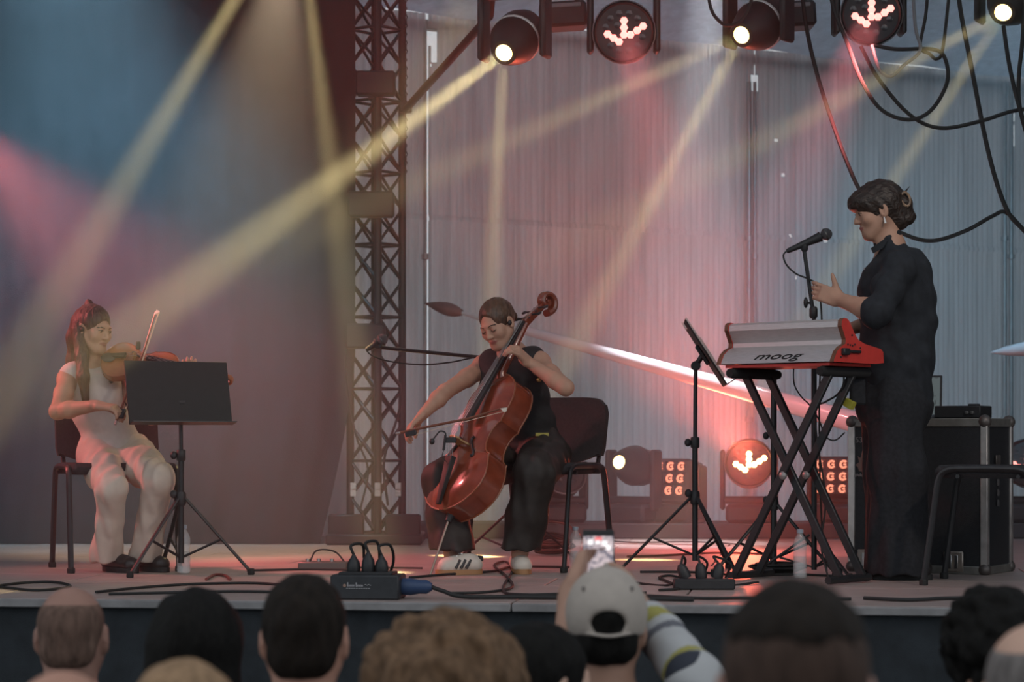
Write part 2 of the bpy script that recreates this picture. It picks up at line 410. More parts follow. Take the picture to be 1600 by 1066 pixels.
for (x0, y0, x1, y1) in ((664, 45, 682, 71), (674, 71, 682, 97), (671, 100, 675, 104), (1172, 118, 1184, 142), (1577, 175, 1585, 189), (1577, 195, 1585, 228),
                         (1211, 217, 1215, 221), (1221, 271, 1226, 276), (1232, 366, 1237, 371), (1241, 432, 1245, 437), (1287, 374, 1291, 379)):
    a = wall_p(x0, y1); c2 = wall_p(x1, y0); HOLES.append((wall_u(x0), wall_u(x1), a.z, c2.z))
SE = [(520, 0), (600, 0), (655, 0), (668.5, 3.4), (745, 0), (811, .3), (880, 0), (935, 0), (1001, 0), (1054, 0), (1112, 0), (1180, 1.6), (1240, 0), (1316.5, 2.4), (1385, 0), (1440, 0), (1500, 0), (1582, 3.0), (1650, 0), (1720, 0), (1800, 0)]
us = [(wall_u(px), g * .0042) for px, g in SE]
us[0] = (-.0, 0)
for (ua, ga), (ub, gb) in zip(us[:-1], us[1:]):
    panel(ua + ga / 2, ub - gb / 2, HOLES)
b = MB(); b.box((-3.5, 14.0, 1.62), (2.5, .01, 1.62)); b.build('wall_panel', M_TARP, wall, smooth=False)
# scaffold tubes standing before the wall
M_TUBE = mat('galvanised_tube', (.62, .62, .62), .4, .5, .15, 20)
lab = {657: 'thin galvanised tube left of the bright slit behind the cellist', 1162: 'galvanised tube with clamps above the glowing floor light', 1171: 'slimmer galvanised tube right of its clamped twin',
       1561: 'galvanised tube with clamps behind the flight case', 1571: 'galvanised tube nearest the right edge of the picture'}
for px, r in ((657, .011), (1162, .017), (1171, .012), (1561, .017), (1571, .017)):
    q = wall_p(px, 690, .06); t = wthing('scaffold_tube', (q.x, q.y, 0), lab[px], 'pole', 'scaffold tubes before the tarpaulin wall')
    top = wall_p(px, 130 if px > 1000 else 40, .06).z
    MB().tube([(q.x, q.y, .0), (q.x, q.y, top)], r, 10).build('tube', M_TUBE, t)
    for py in ((374, 655) if px in (1162, 1561) else (402,)):
        z = wall_p(px, py).z; MB().lathe([(r, -.02), (r + .012, -.016), (r + .012, .016), (r, .02)], (q.x, q.y, z), n=10).build('clamp', M_TUBE, t)
b = MB(); vs = []; fs = []; n = 20
for i in range(n + 1):
    t = i / n
    for k in range(33):
        x = -6 + 13 * k / 32; yb = max(13.95, 13.985 + (x + 1.0) * .591); y = yb + (6.6 - yb) * t
        z = WTOP + .0 + 1.75 * t ** .8 - .10 * abs(math.sin(t * math.pi * 5)) ** 3 + .015 * math.sin(k * 2.1 + i)
        vs.append((x, y, z))
for i in range(n):
    for k in range(32): a = i * 33 + k; fs.append((a, a + 33, a + 34, a + 1))
b.add(vs, fs); tag(b.build('ceiling', M_ROOF), 'sagging grey tarpaulin roof over the stage', 'roof', kind='structure')
def curtain(name, pts, z0, z1, label, amp=.05, folds=3.2):
    b = MB(); vs = []; fs = []; L = 0; path = []
    for a, c in zip(pts[:-1], pts[1:]):
        a = Vector(a); c = Vector(c); m = max(2, int((c - a).length / .03))
        d = (c - a).normalized(); nn = Vector((-d.y, d.x, 0))
        for i in range(m):
            u = L + (c - a).length * i / m; path.append(a.lerp(c, i / m) + nn * amp * (.6 * math.sin(u * folds * 6.28) + .4 * math.sin(u * folds * 2.9 + 1)))
        L += (c - a).length
    for p in path: vs += [(p.x, p.y, z0), (p.x, p.y, (z0 + z1) / 2), (p.x, p.y, z1)]
    for i in range(len(path) - 1):
        for k in range(2): a = i * 3 + k; fs.append((a, a + 3, a + 4, a + 1))
    return tag(b.add(vs, fs).build(name, M_CURT, angle=80), label, 'curtain', kind='structure')
curtain('light_mask_left', [(-5.0, 8.3, 0), (-5.0, 12.8, 0)], .0, 4.2, 'unseen black side curtain added to darken the stage from the left')  # out of view, put in to keep daylight off the stage
curtain('light_mask_right', [(5.3, 8.0, 0), (5.3, 17.6, 0)], .0, 4.2, 'unseen black side curtain added to darken the stage from the right')  # black masking added out of view so the stage interior stays dark
# hanging black backdrop left of the truss: its lower corner is drawn back to the left
b = MB(); vs = []; fs = []; nu, nz = 150, 24; dC = 12.9
for i in range(nu + 1):
    for k in range(nz + 1):
        z = .004 + 3.7 * k / nz
        xr = (555 - 800) * dC / F if z > 1.05 else (555 - 800) * dC / F - .20 * ((1.05 - z) / 1.05) ** 1.3
        x = -5.0 + (xr + 5.0) * i / nu; u = i / nu * 4
        y = dC + .018 * math.sin(u * 13) + .008 * math.sin(u * 37 + z) + .01 * math.sin(z * 4 + u * 3)
        vs.append((x, y, z))
for i in range(nu):
    for k in range(nz): a = i * (nz + 1) + k; fs.append((a, a + nz + 1, a + nz + 2, a + 1))
tag(b.add(vs, fs).build('stage_curtain', M_CURT, angle=80), 'large black backdrop curtain left of the truss tower', 'curtain', kind='structure')
b = MB(); b.box((1.6, 13.86, .046), (2.35, .26, .045), bev=.008); tag(b.build('baseboard_back', mat('dark_ledge', (.05, .042, .045), .6, 0, .2, 8)), 'low dark ledge along the foot of the back wall', 'ledge', kind='structure')
# ---- haze
b = MB(); xs = [(-4.9, 9.0), (5.2, 10.6), (5.2, 17.55), (-1.0, 13.9), (-4.9, 13.9)]
n = 5
b.add([(x, y, .003) for x, y in xs] + [(x, y, 3.2 + (max(0, 13.9 + max(0, (x + 1) * .591) - y)) * .22) for x, y in xs], [tuple(range(n - 1, -1, -1)), tuple(range(n, 2 * n))] + [(i, (i + 1) % n, n + (i + 1) % n, n + i) for i in range(n)])
mh = bpy.data.materials.new('stage_haze'); mh.use_nodes = True; nt = mh.node_tree
for q in list(nt.nodes): nt.nodes.remove(q)
out = nt.nodes.new('ShaderNodeOutputMaterial'); vsn = nt.nodes.new('ShaderNodeVolumeScatter'); vsn.inputs['Density'].default_value = HAZE; vsn.inputs['Anisotropy'].default_value = .25
vsn.inputs['Color'].default_value = (.97, .97, 1, 1); nt.links.new(vsn.outputs[0], out.inputs['Volume'])
haze = tag(b.build('haze', mh, smooth=False), 'thin stage haze that shows the beams', 'haze', kind='stuff')
# ================================================================== STAGE EQUIPMENT
X3, Y3, Z3 = Vector((1, 0, 0)), Vector((0, 1, 0)), Vector((0, 0, 1))
M_LAMP_Y = mat('lit_yellow_lens', (.9, .7, .3), .3, emit=(1.0, .70, .26), es=5)
M_LAMP_P = mat('lit_pink_led', (.9, .3, .3), .3, emit=(1.0, .26, .22), es=2.6)
M_LAMP_R = mat('lit_red_led', (.9, .3, .1), .3, emit=(1.0, .50, .18), es=16)
M_LAMP_M = mat('dim_orange_cell', (.8, .3, .2), .3, emit=(1.0, .34, .2), es=1.1)
M_DARKGL = mat('unlit_lens', (.03, .03, .035), .12, coat=.8)
M_FIX = mat('fixture_black', (.020, .020, .023), .45, 0, .2, 25)
YPAT = [(0, 0), (0, 10.6), (0, 21), (-25, 1), (-16, -5), (-7.5, -10.6), (10, 0), (20, 6.4), (29, 12.8)]
def moving_head(kind, hc, hd, up, label, lit=True, ymat=None, tall=.36, name='moving_head_light', roll=0.0):
    """hc: centre of the head, hd: where it points, up: +1 standing / -1 hanging"""
    hc = Vector(hc); hd = Vector(hd).normalized(); U = Vector((0, 0, up)); base = hc - U * tall
    t = wthing(name, base, label, 'stage light', 'hanging moving heads' if up < 0 else 'moving heads on the ledge')
    A = hd.cross(Z3); A = A.normalized(); B = Z3.cross(A)
    R = Matrix((A, B, Z3)).transposed()
    MB().box(base + U * .055, (.14, .12, .055), R, bev=.02).build('base', M_FIX, t)
    b = MB(); b.box(base + U * .135, (.165, .05, .022), R, bev=.012)
    y = b.build('yoke', M_FIX, t)
    for sgn in (-1, 1):
        b = MB(); b.box(base + U * (.125 + (tall - .08) / 2) + A * sgn * .158, (.016, .055, (tall - .08) / 2 + .05), R, bev=.012)
        b.lathe([(.035, -.012), (.04, 0), (.035, .012)], hc + A * sgn * .16, frame(A), 14); b.build('yoke_arm', M_FIX, y)
    if up < 0:
        for sgn in (-1, 1): MB().box(base - U * .05 + A * sgn * .09, (.012, .03, .05), R, bev=.004).build('hook_clamp', BLK, t)
    Q = frame(hd, A); Vv = hd.cross(A) * -1 if (hd.cross(A)).z < 0 else hd.cross(A); H = A if A.x > 0 else -A
    if kind == 'spot':
        h = MB().lathe([(.05, -.19), (.09, -.175), (.115, -.10), (.118, .02), (.095, .09), (.072, .145), (.06, .165), (.052, .166)], hc, Q, 22).build('head', M_FIX, t)
        MB().lathe([(.043, -.006), (.040, .004), (.026, .010), (.001, .012)], hc + hd * .166, Q, 20).build('lens', M_LAMP_Y if lit else M_DARKGL, h)
        MB().lathe([(.119, -.02), (.123, -.016), (.123, -.004), (.119, 0)], hc, Q, 22, False).build('rim', WHITE if up < 0 else M_FIX, h)
    elif kind == 'led':
        h = MB().lathe([(.06, -.13), (.10, -.115), (.135, -.05), (.146, .03), (.146, .07), (.138, .082), (.130, .070)], hc, Q, 26).build('head', M_FIX, t)
        MB().lathe([(.147, .062), (.151, .066), (.151, .076), (.147, .08)], hc, Q, 26, False).build('rim', mat('grey_rim', (.3, .3, .32), .4, .3), h)
        for a, c in YPAT:
            MB().lathe([(.0185, 0), (.0195, .006), (.013, .013), (.001, .015)], hc + hd * .070 + (H * a + Vv * (c - 4)) * .0031, Q, 6).build('led_lens', (ymat or M_LAMP_P) if lit else M_DARKGL, h)
        for r, n in ((.045, 6), (.09, 12)):
            for k in range(n):
                an = 2 * math.pi * k / n + .26; q = hc + hd * .069 + (H * math.cos(an) + Vv * math.sin(an)) * r
                if min((Vector((a * .0031, (c - 4) * .0031)) - Vector((math.cos(an) * r, math.sin(an) * r))).length for a, c in YPAT) > .03:
                    MB().lathe([(.016, 0), (.017, .004), (.001, .007)], q, Q, 6).build('led_lens', M_DARKGL, h)
    else:
        h = MB().box(hc, (.125, .125, .10), Q, bev=.02).build('head', M_FIX, t)
        for i in (-1, 0, 1):
            for k in (-1, 0, 1):
                q = hc + hd * .101 + H * i * .074 + Vv * k * .074
                c = MB().box(q, (.032, .032, .004), Matrix((H, Vv, hd)).transposed(), bev=.003).build('light_cell', mat('cell_frame', (.06, .03, .025), .3), h)
                g = MB()
                for w in range(11):
                    a0 = .7 + w * .46; a1 = a0 + .46
                    g.tube([q + hd * .006 + (H * math.cos(a) + Vv * math.sin(a)) * .020 for a in (a0, a1)], .0075, 6)
                g.tube([q + hd * .006, q + hd * .006 + H * .016], .006, 6)
                g.build('filament', M_LAMP_M, c)
    return t
hang = [('spot', 787, 83, (-.30, -.80, -.50), 'hanging beam light with yellow lens, furthest left of the row', None),
        ('led', 975, 50, (-.02, -1, -.10), 'hanging wash light with pink Y of lenses, left one', None),
        ('spot', 1158, 55, (-.55, -.72, -.40), 'hanging beam light with yellow lens above the keyboard', None),
        ('led', 1362, 22, (.02, -1, -.10), 'hanging wash light with pink Y of lenses, above the singer', None),
        ('spot', 1567, 20, (-.42, -.76, -.48), 'hanging beam light with yellow lens at the top right corner', None)]
for kind, px, py, hd, lab_, ym in hang:
    d = Vector(hd).normalized(); q = P(px, py, LD) - d * (.17 if kind == 'spot' else .08)
    moving_head(kind, q, hd, -1, lab_)
LED = 13.80
stand_ = [('spot', 965, 722, (-.55, -.80, .12), 'floor beam light with small yellow lens beside the empty chair back', True, None),
          ('matrix', 1047, 748, (-.55, -.82, .18), 'floor light with a slanted grid of orange cells left of the music stand pole', True, None),
          ('led', 1168, 722, (-.10, -.95, .22), 'floor light with blazing Y of lenses behind the keyboard stand', True, M_LAMP_R),
          ('matrix', 1297, 745, (-.42, -.88, .16), 'floor light with a grid of orange cells beside the flight case', True, None),
          ('led', 1600, 722, (-.30, -.92, .22), 'floor light with pink lens at the right edge behind the flight case', True, None),
          ('led', 880, 735, (.30, -.9, .5), 'unlit floor light behind the cellist and her chair', False, None)]
for kind, px, py, hd, lab_, lit, ym in stand_:
    d = Vector(hd).normalized(); q = P(px, py, LED) - d * (.17 if kind == 'spot' else .09); q.y = LED; 
    moving_head(kind, q, hd, 1, lab_, lit, ym, tall=max(.2, q.z - .092))
# ---- overhead lighting truss (just above the picture)
t = wthing('lighting_truss', (0, LD, 3.1), 'overhead ladder truss that carries the hanging lights', 'truss')
for dy, dz in ((-.12, 0), (.12, 0), (0, .2)): MB().tube([(-4.6, LD + dy, 3.02 + dz), (4.9, LD + dy, 3.02 + dz)], .024, 8).build('chord', BLK, t)
for k in range(32):
    x = -4.5 + k * .29
    for dy in (-.12, .12): MB().tube([(x, LD + dy, 3.02), (x + .145, LD, 3.22), (x + .29, LD + dy, 3.02)], .008, 5).build('brace', BLK, t)
for a, c2, lab_ in ((843, 916, 'dark ballast box hanging between the two left lights'), (1196, 1272, 'dark ballast box hanging right of the middle light')):
    q0, q1 = P(a, 30, LD + .42), P(c2, 22, LD + .42); m = (q0 + q1) / 2; t = wthing('ballast_box', m, lab_, 'box', 'ballast boxes')
    MB().box(m, ((q1 - q0).length / 2, .09, .062), Matrix.Rotation(-.06, 3, 'Y'), bev=.015).build('housing', M_FIX, t)
    MB().box(m + Vector((0, -.085, .04)), ((q1 - q0).length / 2 - .03, .01, .010), Matrix.Rotation(-.06, 3, 'Y'), bev=.003).build('cooling_strip', mat('pale_strip', (.35, .38, .4), .5), t)
    for s_ in (-.07, .07): MB().box(m + Vector((s_, 0, .30)), (.012, .03, .25)).build('hanger', BLK, t)
# ---- truss tower
TD = 13.05; tc = P(588, 690, TD); tc.z = 0
tower = wthing('truss_tower', tc, 'dark square truss tower with crossed braces beside the black curtain', 'truss')
diag = .148; ch = [Vector((math.cos(a), math.sin(a), 0)) * diag for a in (math.pi + .12, 1.5 * math.pi + .12, .12, .5 * math.pi + .12)]
for c in ch: MB().tube([tc + c + Z3 * .05, tc + c + Z3 * 3.36], .022, 10).build('chord', BLK, tower)
cell = .205
for f_ in range(4):
    a, c = ch[f_], ch[(f_ + 1) % 4]
    for w in (0, 1):
        tp = MB().tube([tc + (a if w else c) + Z3 * .06, tc + (c if w else a) + Z3 * (.06 + cell)], .0085, 6).build('brace', BLK, tower)
        for k in range(1, 16):
            o = tp.copy(); COL.objects.link(o); o.location = (0, 0, k * cell)
    tp = MB().tube([tc + a + Z3 * .06, tc + c + Z3 * .06], .009, 6).build('rung', BLK, tower)
    for k in range(1, 9): o = tp.copy(); COL.objects.link(o); o.location = (0, 0, k * cell * 2)
MB().box(tc + Z3 * .03, (.27, .27, .03), bev=.01).build('base_plate', BLK, tower)
for s_ in (-1, 1): MB().box(tc + Vector((s_ * .16, -.16, .10)), (.10, .05, .07), bev=.01).build('ballast_weight', BLK, tower)
for y0, y1, x0, x1 in ((112, 150, 556, 618), (300, 340, 544, 616), (506, 545, 540, 602)):
    q0, q1 = P(x0, y1, TD - .2), P(x1, y0, TD - .2); MB().box((q0 + q1) / 2, ((q1.x - q0.x) / 2, .05, (q1.z - q0.z) / 2), bev=.012).build('clamp_box', BLK, tower)
for y0 in (752, 762): 
    for xx in (552, 590, 622): MB().box(P(xx, y0 + 8, TD - .19), (.016, .008, .02)).build('cable_tie', mat('pale_tape', (.5, .48, .46), .6), tower)
MB().tube(spline([P(624, 470, TD - .15), P(632, 500, TD - .2), P(630, 560, TD - .2), P(624, 640, TD - .2), P(600, 720, TD - .2), P(606, 790, TD - .25)]), .008, 6).build('cable', RUB, tower)
MB().tube(spline([P(540, 545, TD - .2), P(541, 600, TD - .2), P(556, 680, TD - .2), P(575, 735, TD - .2), P(562, 800, TD - .25)]), .006, 6).build('cable', RUB, tower)
b = MB(); top = P(634, -20, TD - .25)
for k in range(44):
    q = top - Z3 * (.024 * k) + X3 * (.002 * math.sin(k)); w = X3 if k % 2 else Y3
    b.tube([q + Z3 * .016, q + w * .008, q - Z3 * .016, q - w * .008, q + Z3 * .016], .0032, 5, cap=False)
tag(b.build('hoist_chain', BLK), 'dark hoist chain hanging along the right side of the truss tower', 'chain')
t = wthing('brace_pole', P(632, 172, 12.85), 'dark slanting brace pole from the truss tower up to the lights', 'pole')
MB().tube([P(631, 174, 12.85), P(765, 25, 11.2)], .021, 10).build('tube', BLK, t); MB().box(P(634, 168, 12.83), (.035, .03, .03), bev=.008).build('clamp', BLK, t)
MB().tube([P(765, 25, 11.2), P(775, -90, 10.95)], .021, 10).build('tube', BLK, t)
# ---- cables hanging from the lights
def cable(name, pix, d, r, label, m=None, grp='cables hanging from the lights'):
    pts = [P(q[0], q[1], q[2] if len(q) > 2 else d) for q in pix]
    return tag(MB().tube(spline(pts, 6), r, 7).build(name, m or RUB), label, 'cable', grp)
cable('hanging_cable', [(1250, -60, 10.9), (1258, 30), (1275, 110), (1300, 190), (1322, 250), (1345, 300), (1380, 345), (1420, 369), (1460, 376), (1510, 360), (1550, 338), (1572, 332), (1602, 362), (1640, 400)], 11.0, .010, 'long cable that drops behind the head of the singer')
cable('hanging_cable', [(1290, -60), (1302, 10), (1325, 70), (1347, 128), (1378, 172), (1420, 187), (1455, 172), (1480, 128), (1476, 90), (1456, 77), (1400, 77), (1362, 70)], 10.7, .0095, 'cable in a wide open loop below the right pink light')
cable('hanging_cable', [(1345, 72), (1372, 122), (1420, 178), (1468, 200), (1530, 190), (1585, 173), (1640, 168)], 10.75, .0095, 'cable sagging from the right pink light to the right edge')
cable('hanging_cable', [(1362, 70), (1374, 108), (1392, 119), (1412, 102), (1438, 78), (1430, 40), (1424, -60)], 10.65, .008, 'pale short cable loop next to the right pink light', mat('grey_cable', (.22, .22, .23), .5))
cable('hanging_cable', [(1452, -60), (1447, 20), (1438, 72), (1452, 84), (1464, 92), (1474, 70), (1488, -60)], 10.72, .008, 'narrow hairpin of cable crossing the open loop')
cable('hanging_cable', [(1494, -60), (1500, 10), (1517, 100), (1545, 240), (1572, 325), (1602, 362), (1660, 420)], 10.85, .011, 'thick cable dropping steeply at the right side')
cable('hanging_cable', [(1568, 40), (1576, 95), (1588, 150), (1604, 205)], 10.7, .010, 'cable below the light in the top right corner')
cable('hanging_cable', [(1602, -40), (1598, 60), (1592, 120), (1594, 170), (1610, 230)], 10.8, .010, 'cable grazing the right edge of the picture')
cable('hanging_cable', [(1102, -50), (1110, 10), (1124, 33), (1140, 40), (1160, 30), (1174, 0), (1178, -50)], 10.5, .008, 'small U of cable before the middle yellow light')
# ---- long white tapering poles behind the players
M_POLE = mat('white_gloss', (.80, .80, .84), .22, 0, .06, 8, coat=.4)
a, c = P(722, 489, 13.4), P(1420, 683, 12.3)
t = wthing('white_tapering_pole', c, 'long white tapering pole slanting behind the cellist and keyboard', 'pole', 'white tapering poles')
n = 14; MB().tube([a.lerp(c, k / n) for k in range(n + 1)], [.010] + [.020 + .043 * k / n for k in range(1, n + 1)], 14).build('shaft', M_POLE, t)
e = P(664, 474, 13.5); MB().tube([a.lerp(e, k / 8) for k in range(9)], [.018, .030, .038, .040, .037, .031, .023, .013, .003], 12).build('tip', mat('dusky_pink_tip', (.28, .16, .15), .6, 0, .2), t)
MB().tube([c, c + Vector((.30, -.05, -.48))], [.06, .05], 12).build('foot', M_POLE, t)
a, c = P(1548, 551, 13.2), P(1760, 530, 12.6)
t = wthing('white_tapering_pole', c, 'white rounded pole tip entering at the right edge', 'pole', 'white tapering poles')
MB().tube([a.lerp(c, k / 8) for k in range(9)], [.004, .028, .042, .05, .055, .06, .06, .06, .06], 14).build('shaft', M_POLE, t)
MB().tube([c, Vector((c.x + .3, c.y, .0))], [.06, .05], 12).build('foot', M_POLE, t)
# ---- chairs
M_SEAT = mat('dark_upholstery', (.028, .027, .030), .85, 0, .3, 80, bump=.4, bscale=500)
def chair(cx, cy, f, label):
    t = thing('stacking_chair', (cx, cy, 0), label, 'chair', 'black stacking chairs', math.atan2(f[1], f[0]))
    MB().box((0, 0, .458), (.215, .225, .026), bev=.018).build('seat', M_SEAT, t)
    vs = []; fs = []; n, m = 12, 8
    for side in (0, 1):
        for i in range(n + 1):
            for k in range(m + 1):
                u = i / n * 2 - 1; v = k / m; w = .235 * (1 - .10 * max(0, v - .75) * 4 * abs(u) ** 6) * (1 - .06 * max(0, .25 - v) * 4)
                zz = .475 + .31 * v - (.035 * abs(u) ** 5 if v > .9 else 0) + (.05 * u * u if v < .12 else 0)
                vs.append((-.185 - .07 * v - .035 * (1 - u * u) + (.036 if side else 0), u * w, zz))
    N = (n + 1) * (m + 1)
    for i in range(n):
        for k in range(m):
            a = i * (m + 1) + k; q = (a, a + m + 1, a + m + 2, a + 1); fs.append(q); fs.append(tuple(N + x for x in q[::-1]))
    edge = [i * (m + 1) for i in range(n + 1)] + [n * (m + 1) + k for k in range(1, m + 1)] + [i * (m + 1) + m for i in range(n - 1, -1, -1)] + [k for k in range(m - 1, 0, -1)]
    for a, c in zip(edge, edge[1:] + edge[:1]): fs.append((a, c, c + N, a + N)[::-1])
    MB().add(vs, fs).build('backrest', M_SEAT, t, angle=50)
    for s_ in (-1, 1):
        y = s_ * .240
        g = MB().tube(spline([(.255, y, .012), (.215, y, .30), (.196, y, .425), (.165, y, .463), (.10, y, .470), (-.05, y, .470), (-.135, y, .463), (-.170, y, .425), (-.205, y, .28), (-.262, y, .012)], 5), .0145, 8, flat=.75).build('leg_frame', BLK, t)
        for x in (.255, -.262): MB().lathe([(.016, 0), (.018, .004), (.018, .022), (.014, .026)], (x, y, 0), n=8).build('foot_cap', RUB, g)
        MB().tube([(-.15, s_ * .2, .46), (-.19, s_ * .2, .47), (-.225, s_ * .2, .60), (-.25, s_ * .2, .72)], .011, 8, flat=.7).build('back_upright', BLK, t)
    for x in (.12, -.12): MB().tube([(x, -.24, .44), (x, .24, .44)], .009, 6).build('cross_rail', BLK, t)
    return t
chair(.13, 10.42, (-.45, -.89), 'black stacking chair the cellist sits on')
chair(-1.80, 10.36, (.35, -.94), 'black stacking chair under the violinist in white')
chair(1.98, 9.34, (-.94, .35), 'empty black stacking chair cut off by the right edge')
# ---- music stands
def tripod(t, base, hub_z, spread, yaw, r=.010, foot=True, strut=True, m=BLK):
    for k in range(3):
        a = yaw + k * 2 * math.pi / 3; d = Vector((math.cos(a), math.sin(a), 0))
        l = MB().tube([base + d * .02 + Z3 * hub_z, base + d * spread + Z3 * .012], r, 8, flat=.7).build('leg', m, t)
        MB().lathe([(r + .004, 0), (r + .006, .006), (r + .004, .028)], base + d * spread, n=8).build('foot_cap', RUB, l)
        if strut: MB().tube([base + Z3 * (hub_z * .22), base + d * spread * .56 + Z3 * (hub_z * .46)], r * .6, 6).build('strut', m, t)
def music_stand(base, hub_z, spread, yaw, top, dc, X, Yd, w, h, label, knob_z):
    t = wthing('music_stand', base, label, 'music stand'); N = X.cross(Yd).normalized()
    tripod(t, base, hub_z, spread, yaw)
    MB().tube([base + Z3 * .05, base + Z3 * knob_z], .013, 10).build('lower_pole', BLK, t); MB().tube([base + Z3 * knob_z, top], .009, 8).build('upper_pole', BLK, t)
    MB().lathe([(.018, -.03), (.022, -.02), (.022, .02), (.018, .03)], base + Z3 * hub_z, n=12).build('hub', BLKP, t)
    c = MB().lathe([(.016, -.025), (.02, -.02), (.02, .02), (.016, .025)], base + Z3 * knob_z, n=12).build('collar', BLKP, t)
    MB().ball(base + Z3 * knob_z + Vector((-.032, -.005, 0)), (.016, .014, .018)).build('knob', BLKP, c)
    MB().ball(base + Z3 * (hub_z + .02) + Vector((-.03, -.01, 0)), (.017, .016, .019)).build('knob', BLKP, t)
    R = Matrix((X, Yd, N)).transposed()
    k = MB().box(dc, (w / 2, h / 2, .0035), R, bev=.003).build('desk', mat('black_desk', (.010, .010, .011), .6, 0, .2, 30), t)
    MB().box(dc - Yd * (h / 2) + N * .028, (w / 2, .002, .028), R).build('lip', BLK, t)
    MB().box(dc - N * .012, (.03, .05, .008), R, bev=.004).build('bracket', BLKP, t)
    MB().lathe([(.018, -.016), (.022, -.012), (.022, .012), (.018, .016)], top, frame(X), 14).build('tilt_joint', BLKP, t)
    MB().tube([top, dc - N * .01], .012, 8).build('arm', BLKP, t)
    return t, N, R
bA = P(283, 690, 9.97); bA.z = 0
XA = Vector((.875, .485, 0)).normalized(); YA = (Z3 * .97 + Vector((.485, -.875, 0)) * -.24).normalized(); YA = (YA - XA * YA.dot(XA)).normalized()
dA = P(279, 614, 9.96)
music_stand(bA, .33, .31, -.10, P(282, 630, 9.97), dA, XA, YA, .475, .285, 'black music stand before the violinist in white', .52)
bB = P(1086, 690, 10.15); bB.z = 0
XB = Vector((-.06, -1, 0)).normalized(); YB = (Vector((-.54, 0, .84)) - XB * Vector((-.54, 0, .84)).dot(XB)).normalized()
XB, = (XB,); dB = P(1101, 553, 10.15)
tB, NB, RB = music_stand(bB, .33, .33, math.radians(-62), P(1087, 572, 10.15), dB, -XB if (XB.cross(YB)).x < 0 else XB, YB, .46, .335, 'black music stand seen edge-on between cellist and keyboard', .575)
XB = XB if (XB.cross(YB)).x > 0 else -XB; NB = XB.cross(YB).normalized(); RB = Matrix((XB, YB, NB)).transposed()
b = MB(); b.box(dB + NB * .010 + YB * .02, (.15, .155, .0035), RB); b.box(dB + NB * .017 - YB * .03, (.13, .10, .002), RB)
tag(b.build('sheet_music', mat('paper', (.55, .5, .48), .8, 0, .08)), 'sheaf of sheet music on the edge-on music stand', 'paper')
tag(MB().box(dB + YB * .150 - NB * .012 - XB * .10, (.02, .018, .003), RB).build('page_clip', mat('pale_clip', (.85, .8, .75), .5)), 'small pale clip at the top of the edge-on music stand', 'clip')
# ---- microphones and their stands
def mic(tail, head, label, r=.026):
    tail = Vector(tail); head = Vector(head); d = (head - tail).normalized(); L = (head - tail).length; Q = frame(d)
    t = wthing('microphone', tail, label, 'microphone')
    MB().lathe([(.008, 0), (.011, .01), (.0125, .04), (.017, L * .6), (.021, L - r * 1.25), (.023, L - r)], tail, Q, 16).build('body', BLKP, t)
    MB().ball(head, (r, r, r), 16, Q).build('grille', mat('mic_mesh', (.16, .16, .17), .45, .7, .3, 400, bump=.8, bscale=900), t)
    MB().lathe([(r * .98, -.004), (r * 1.04, -.002), (r * 1.04, .003), (r * .98, .005)], head - d * .004, Q, 16).build('ring', mat('dark_ring', (.10, .10, .10), .4, .6), t)
    return t
mic(P(572, 547, 10.30), P(597, 531, 10.30), 'vocal microphone on the boom before the cellist')
t = wthing('boom_stand', P(800, 690, 10.85).xy.to_3d(), 'black boom microphone stand behind the cellist', 'microphone stand')
base = Vector((P(806, 690, 10.88).x, 10.88, 0)); tripod(t, base, .26, .33, .5, .009)
MB().tube([base + Z3 * .04, base + Z3 * .93], .011, 8).build('pole', BLK, t)
MB().tube([P(588, 542, 10.30), P(620, 546, 10.38), P(830, 566, 10.90)], .0085, 8).build('boom', BLK, t)
MB().lathe([(.02, -.025), (.026, 0), (.02, .025)], base + Z3 * .945, frame(X3), 12).build('swivel', BLKP, t)
MB().box(P(591, 541, 10.30), (.016, .012, .010), bev=.004).build('mic_clip', BLKP, t)
MB().tube(spline([P(572, 547, 10.30), P(582, 556, 10.30), P(610, 565, 10.35), P(660, 570, 10.45), P(705, 566, 10.55), P(752, 558, 10.7), P(800, 566, 10.85)]), .0035, 6).build('cable', RUB, t)
ms = 9.80
mic(P(1229, 393, ms), P(1291, 366, ms), 'vocal microphone in front of the singer in black')
t = wthing('microphone_stand', (P(1272, 690, ms).x, ms, 0), 'black straight microphone stand behind the keyboard', 'microphone stand'); base = Vector((P(1272, 690, ms).x, ms, 0))
tripod(t, base, .18, .26, 1.0, .008)
MB().tube([base + Z3 * .03, base + Z3 * 1.09], .012, 8).build('lower_pole', BLK, t)
MB().tube([P(1272, 500, ms), P(1268, 470, ms), P(1256, 388, ms)], .0085, 8).build('upper_pole', BLK, t)
MB().lathe([(.013, -.02), (.018, -.012), (.018, .02), (.012, .03)], P(1271, 490, ms), n=12).build('collar', BLKP, t)
k = MB().ball(P(1259, 473, ms), (.010, .012, .024)).build('knob', BLKP, t); MB().tube([P(1259, 473, ms), P(1270, 474, ms)], .006, 6).build('knob_stem', BLKP, k)
MB().lathe([(.010, -.02), (.016, -.01), (.014, .02)], P(1257, 386, ms), n=12).build('mic_clip', BLKP, t)
MB().tube(spline([P(1228, 393, ms), P(1224, 400, ms), P(1229, 414, ms - .01), P(1244, 428, ms - .02), P(1263, 436, ms - .02), P(1278, 446, ms - .02), P(1282, 470, ms - .02), P(1284, 520, ms - .02), P(1280, 640, ms), P(1283, 800, ms + .02), P(1292, 893, ms)]), .0038, 6).build('cable', RUB, t)
t = wthing('tripod_stand', (P(1209, 690, 10.0).x, 10.0, 0), 'black tripod stand half hidden behind the keyboard stand', 'stand'); base = Vector((P(1209, 690, 10.0).x, 10.0, 0))
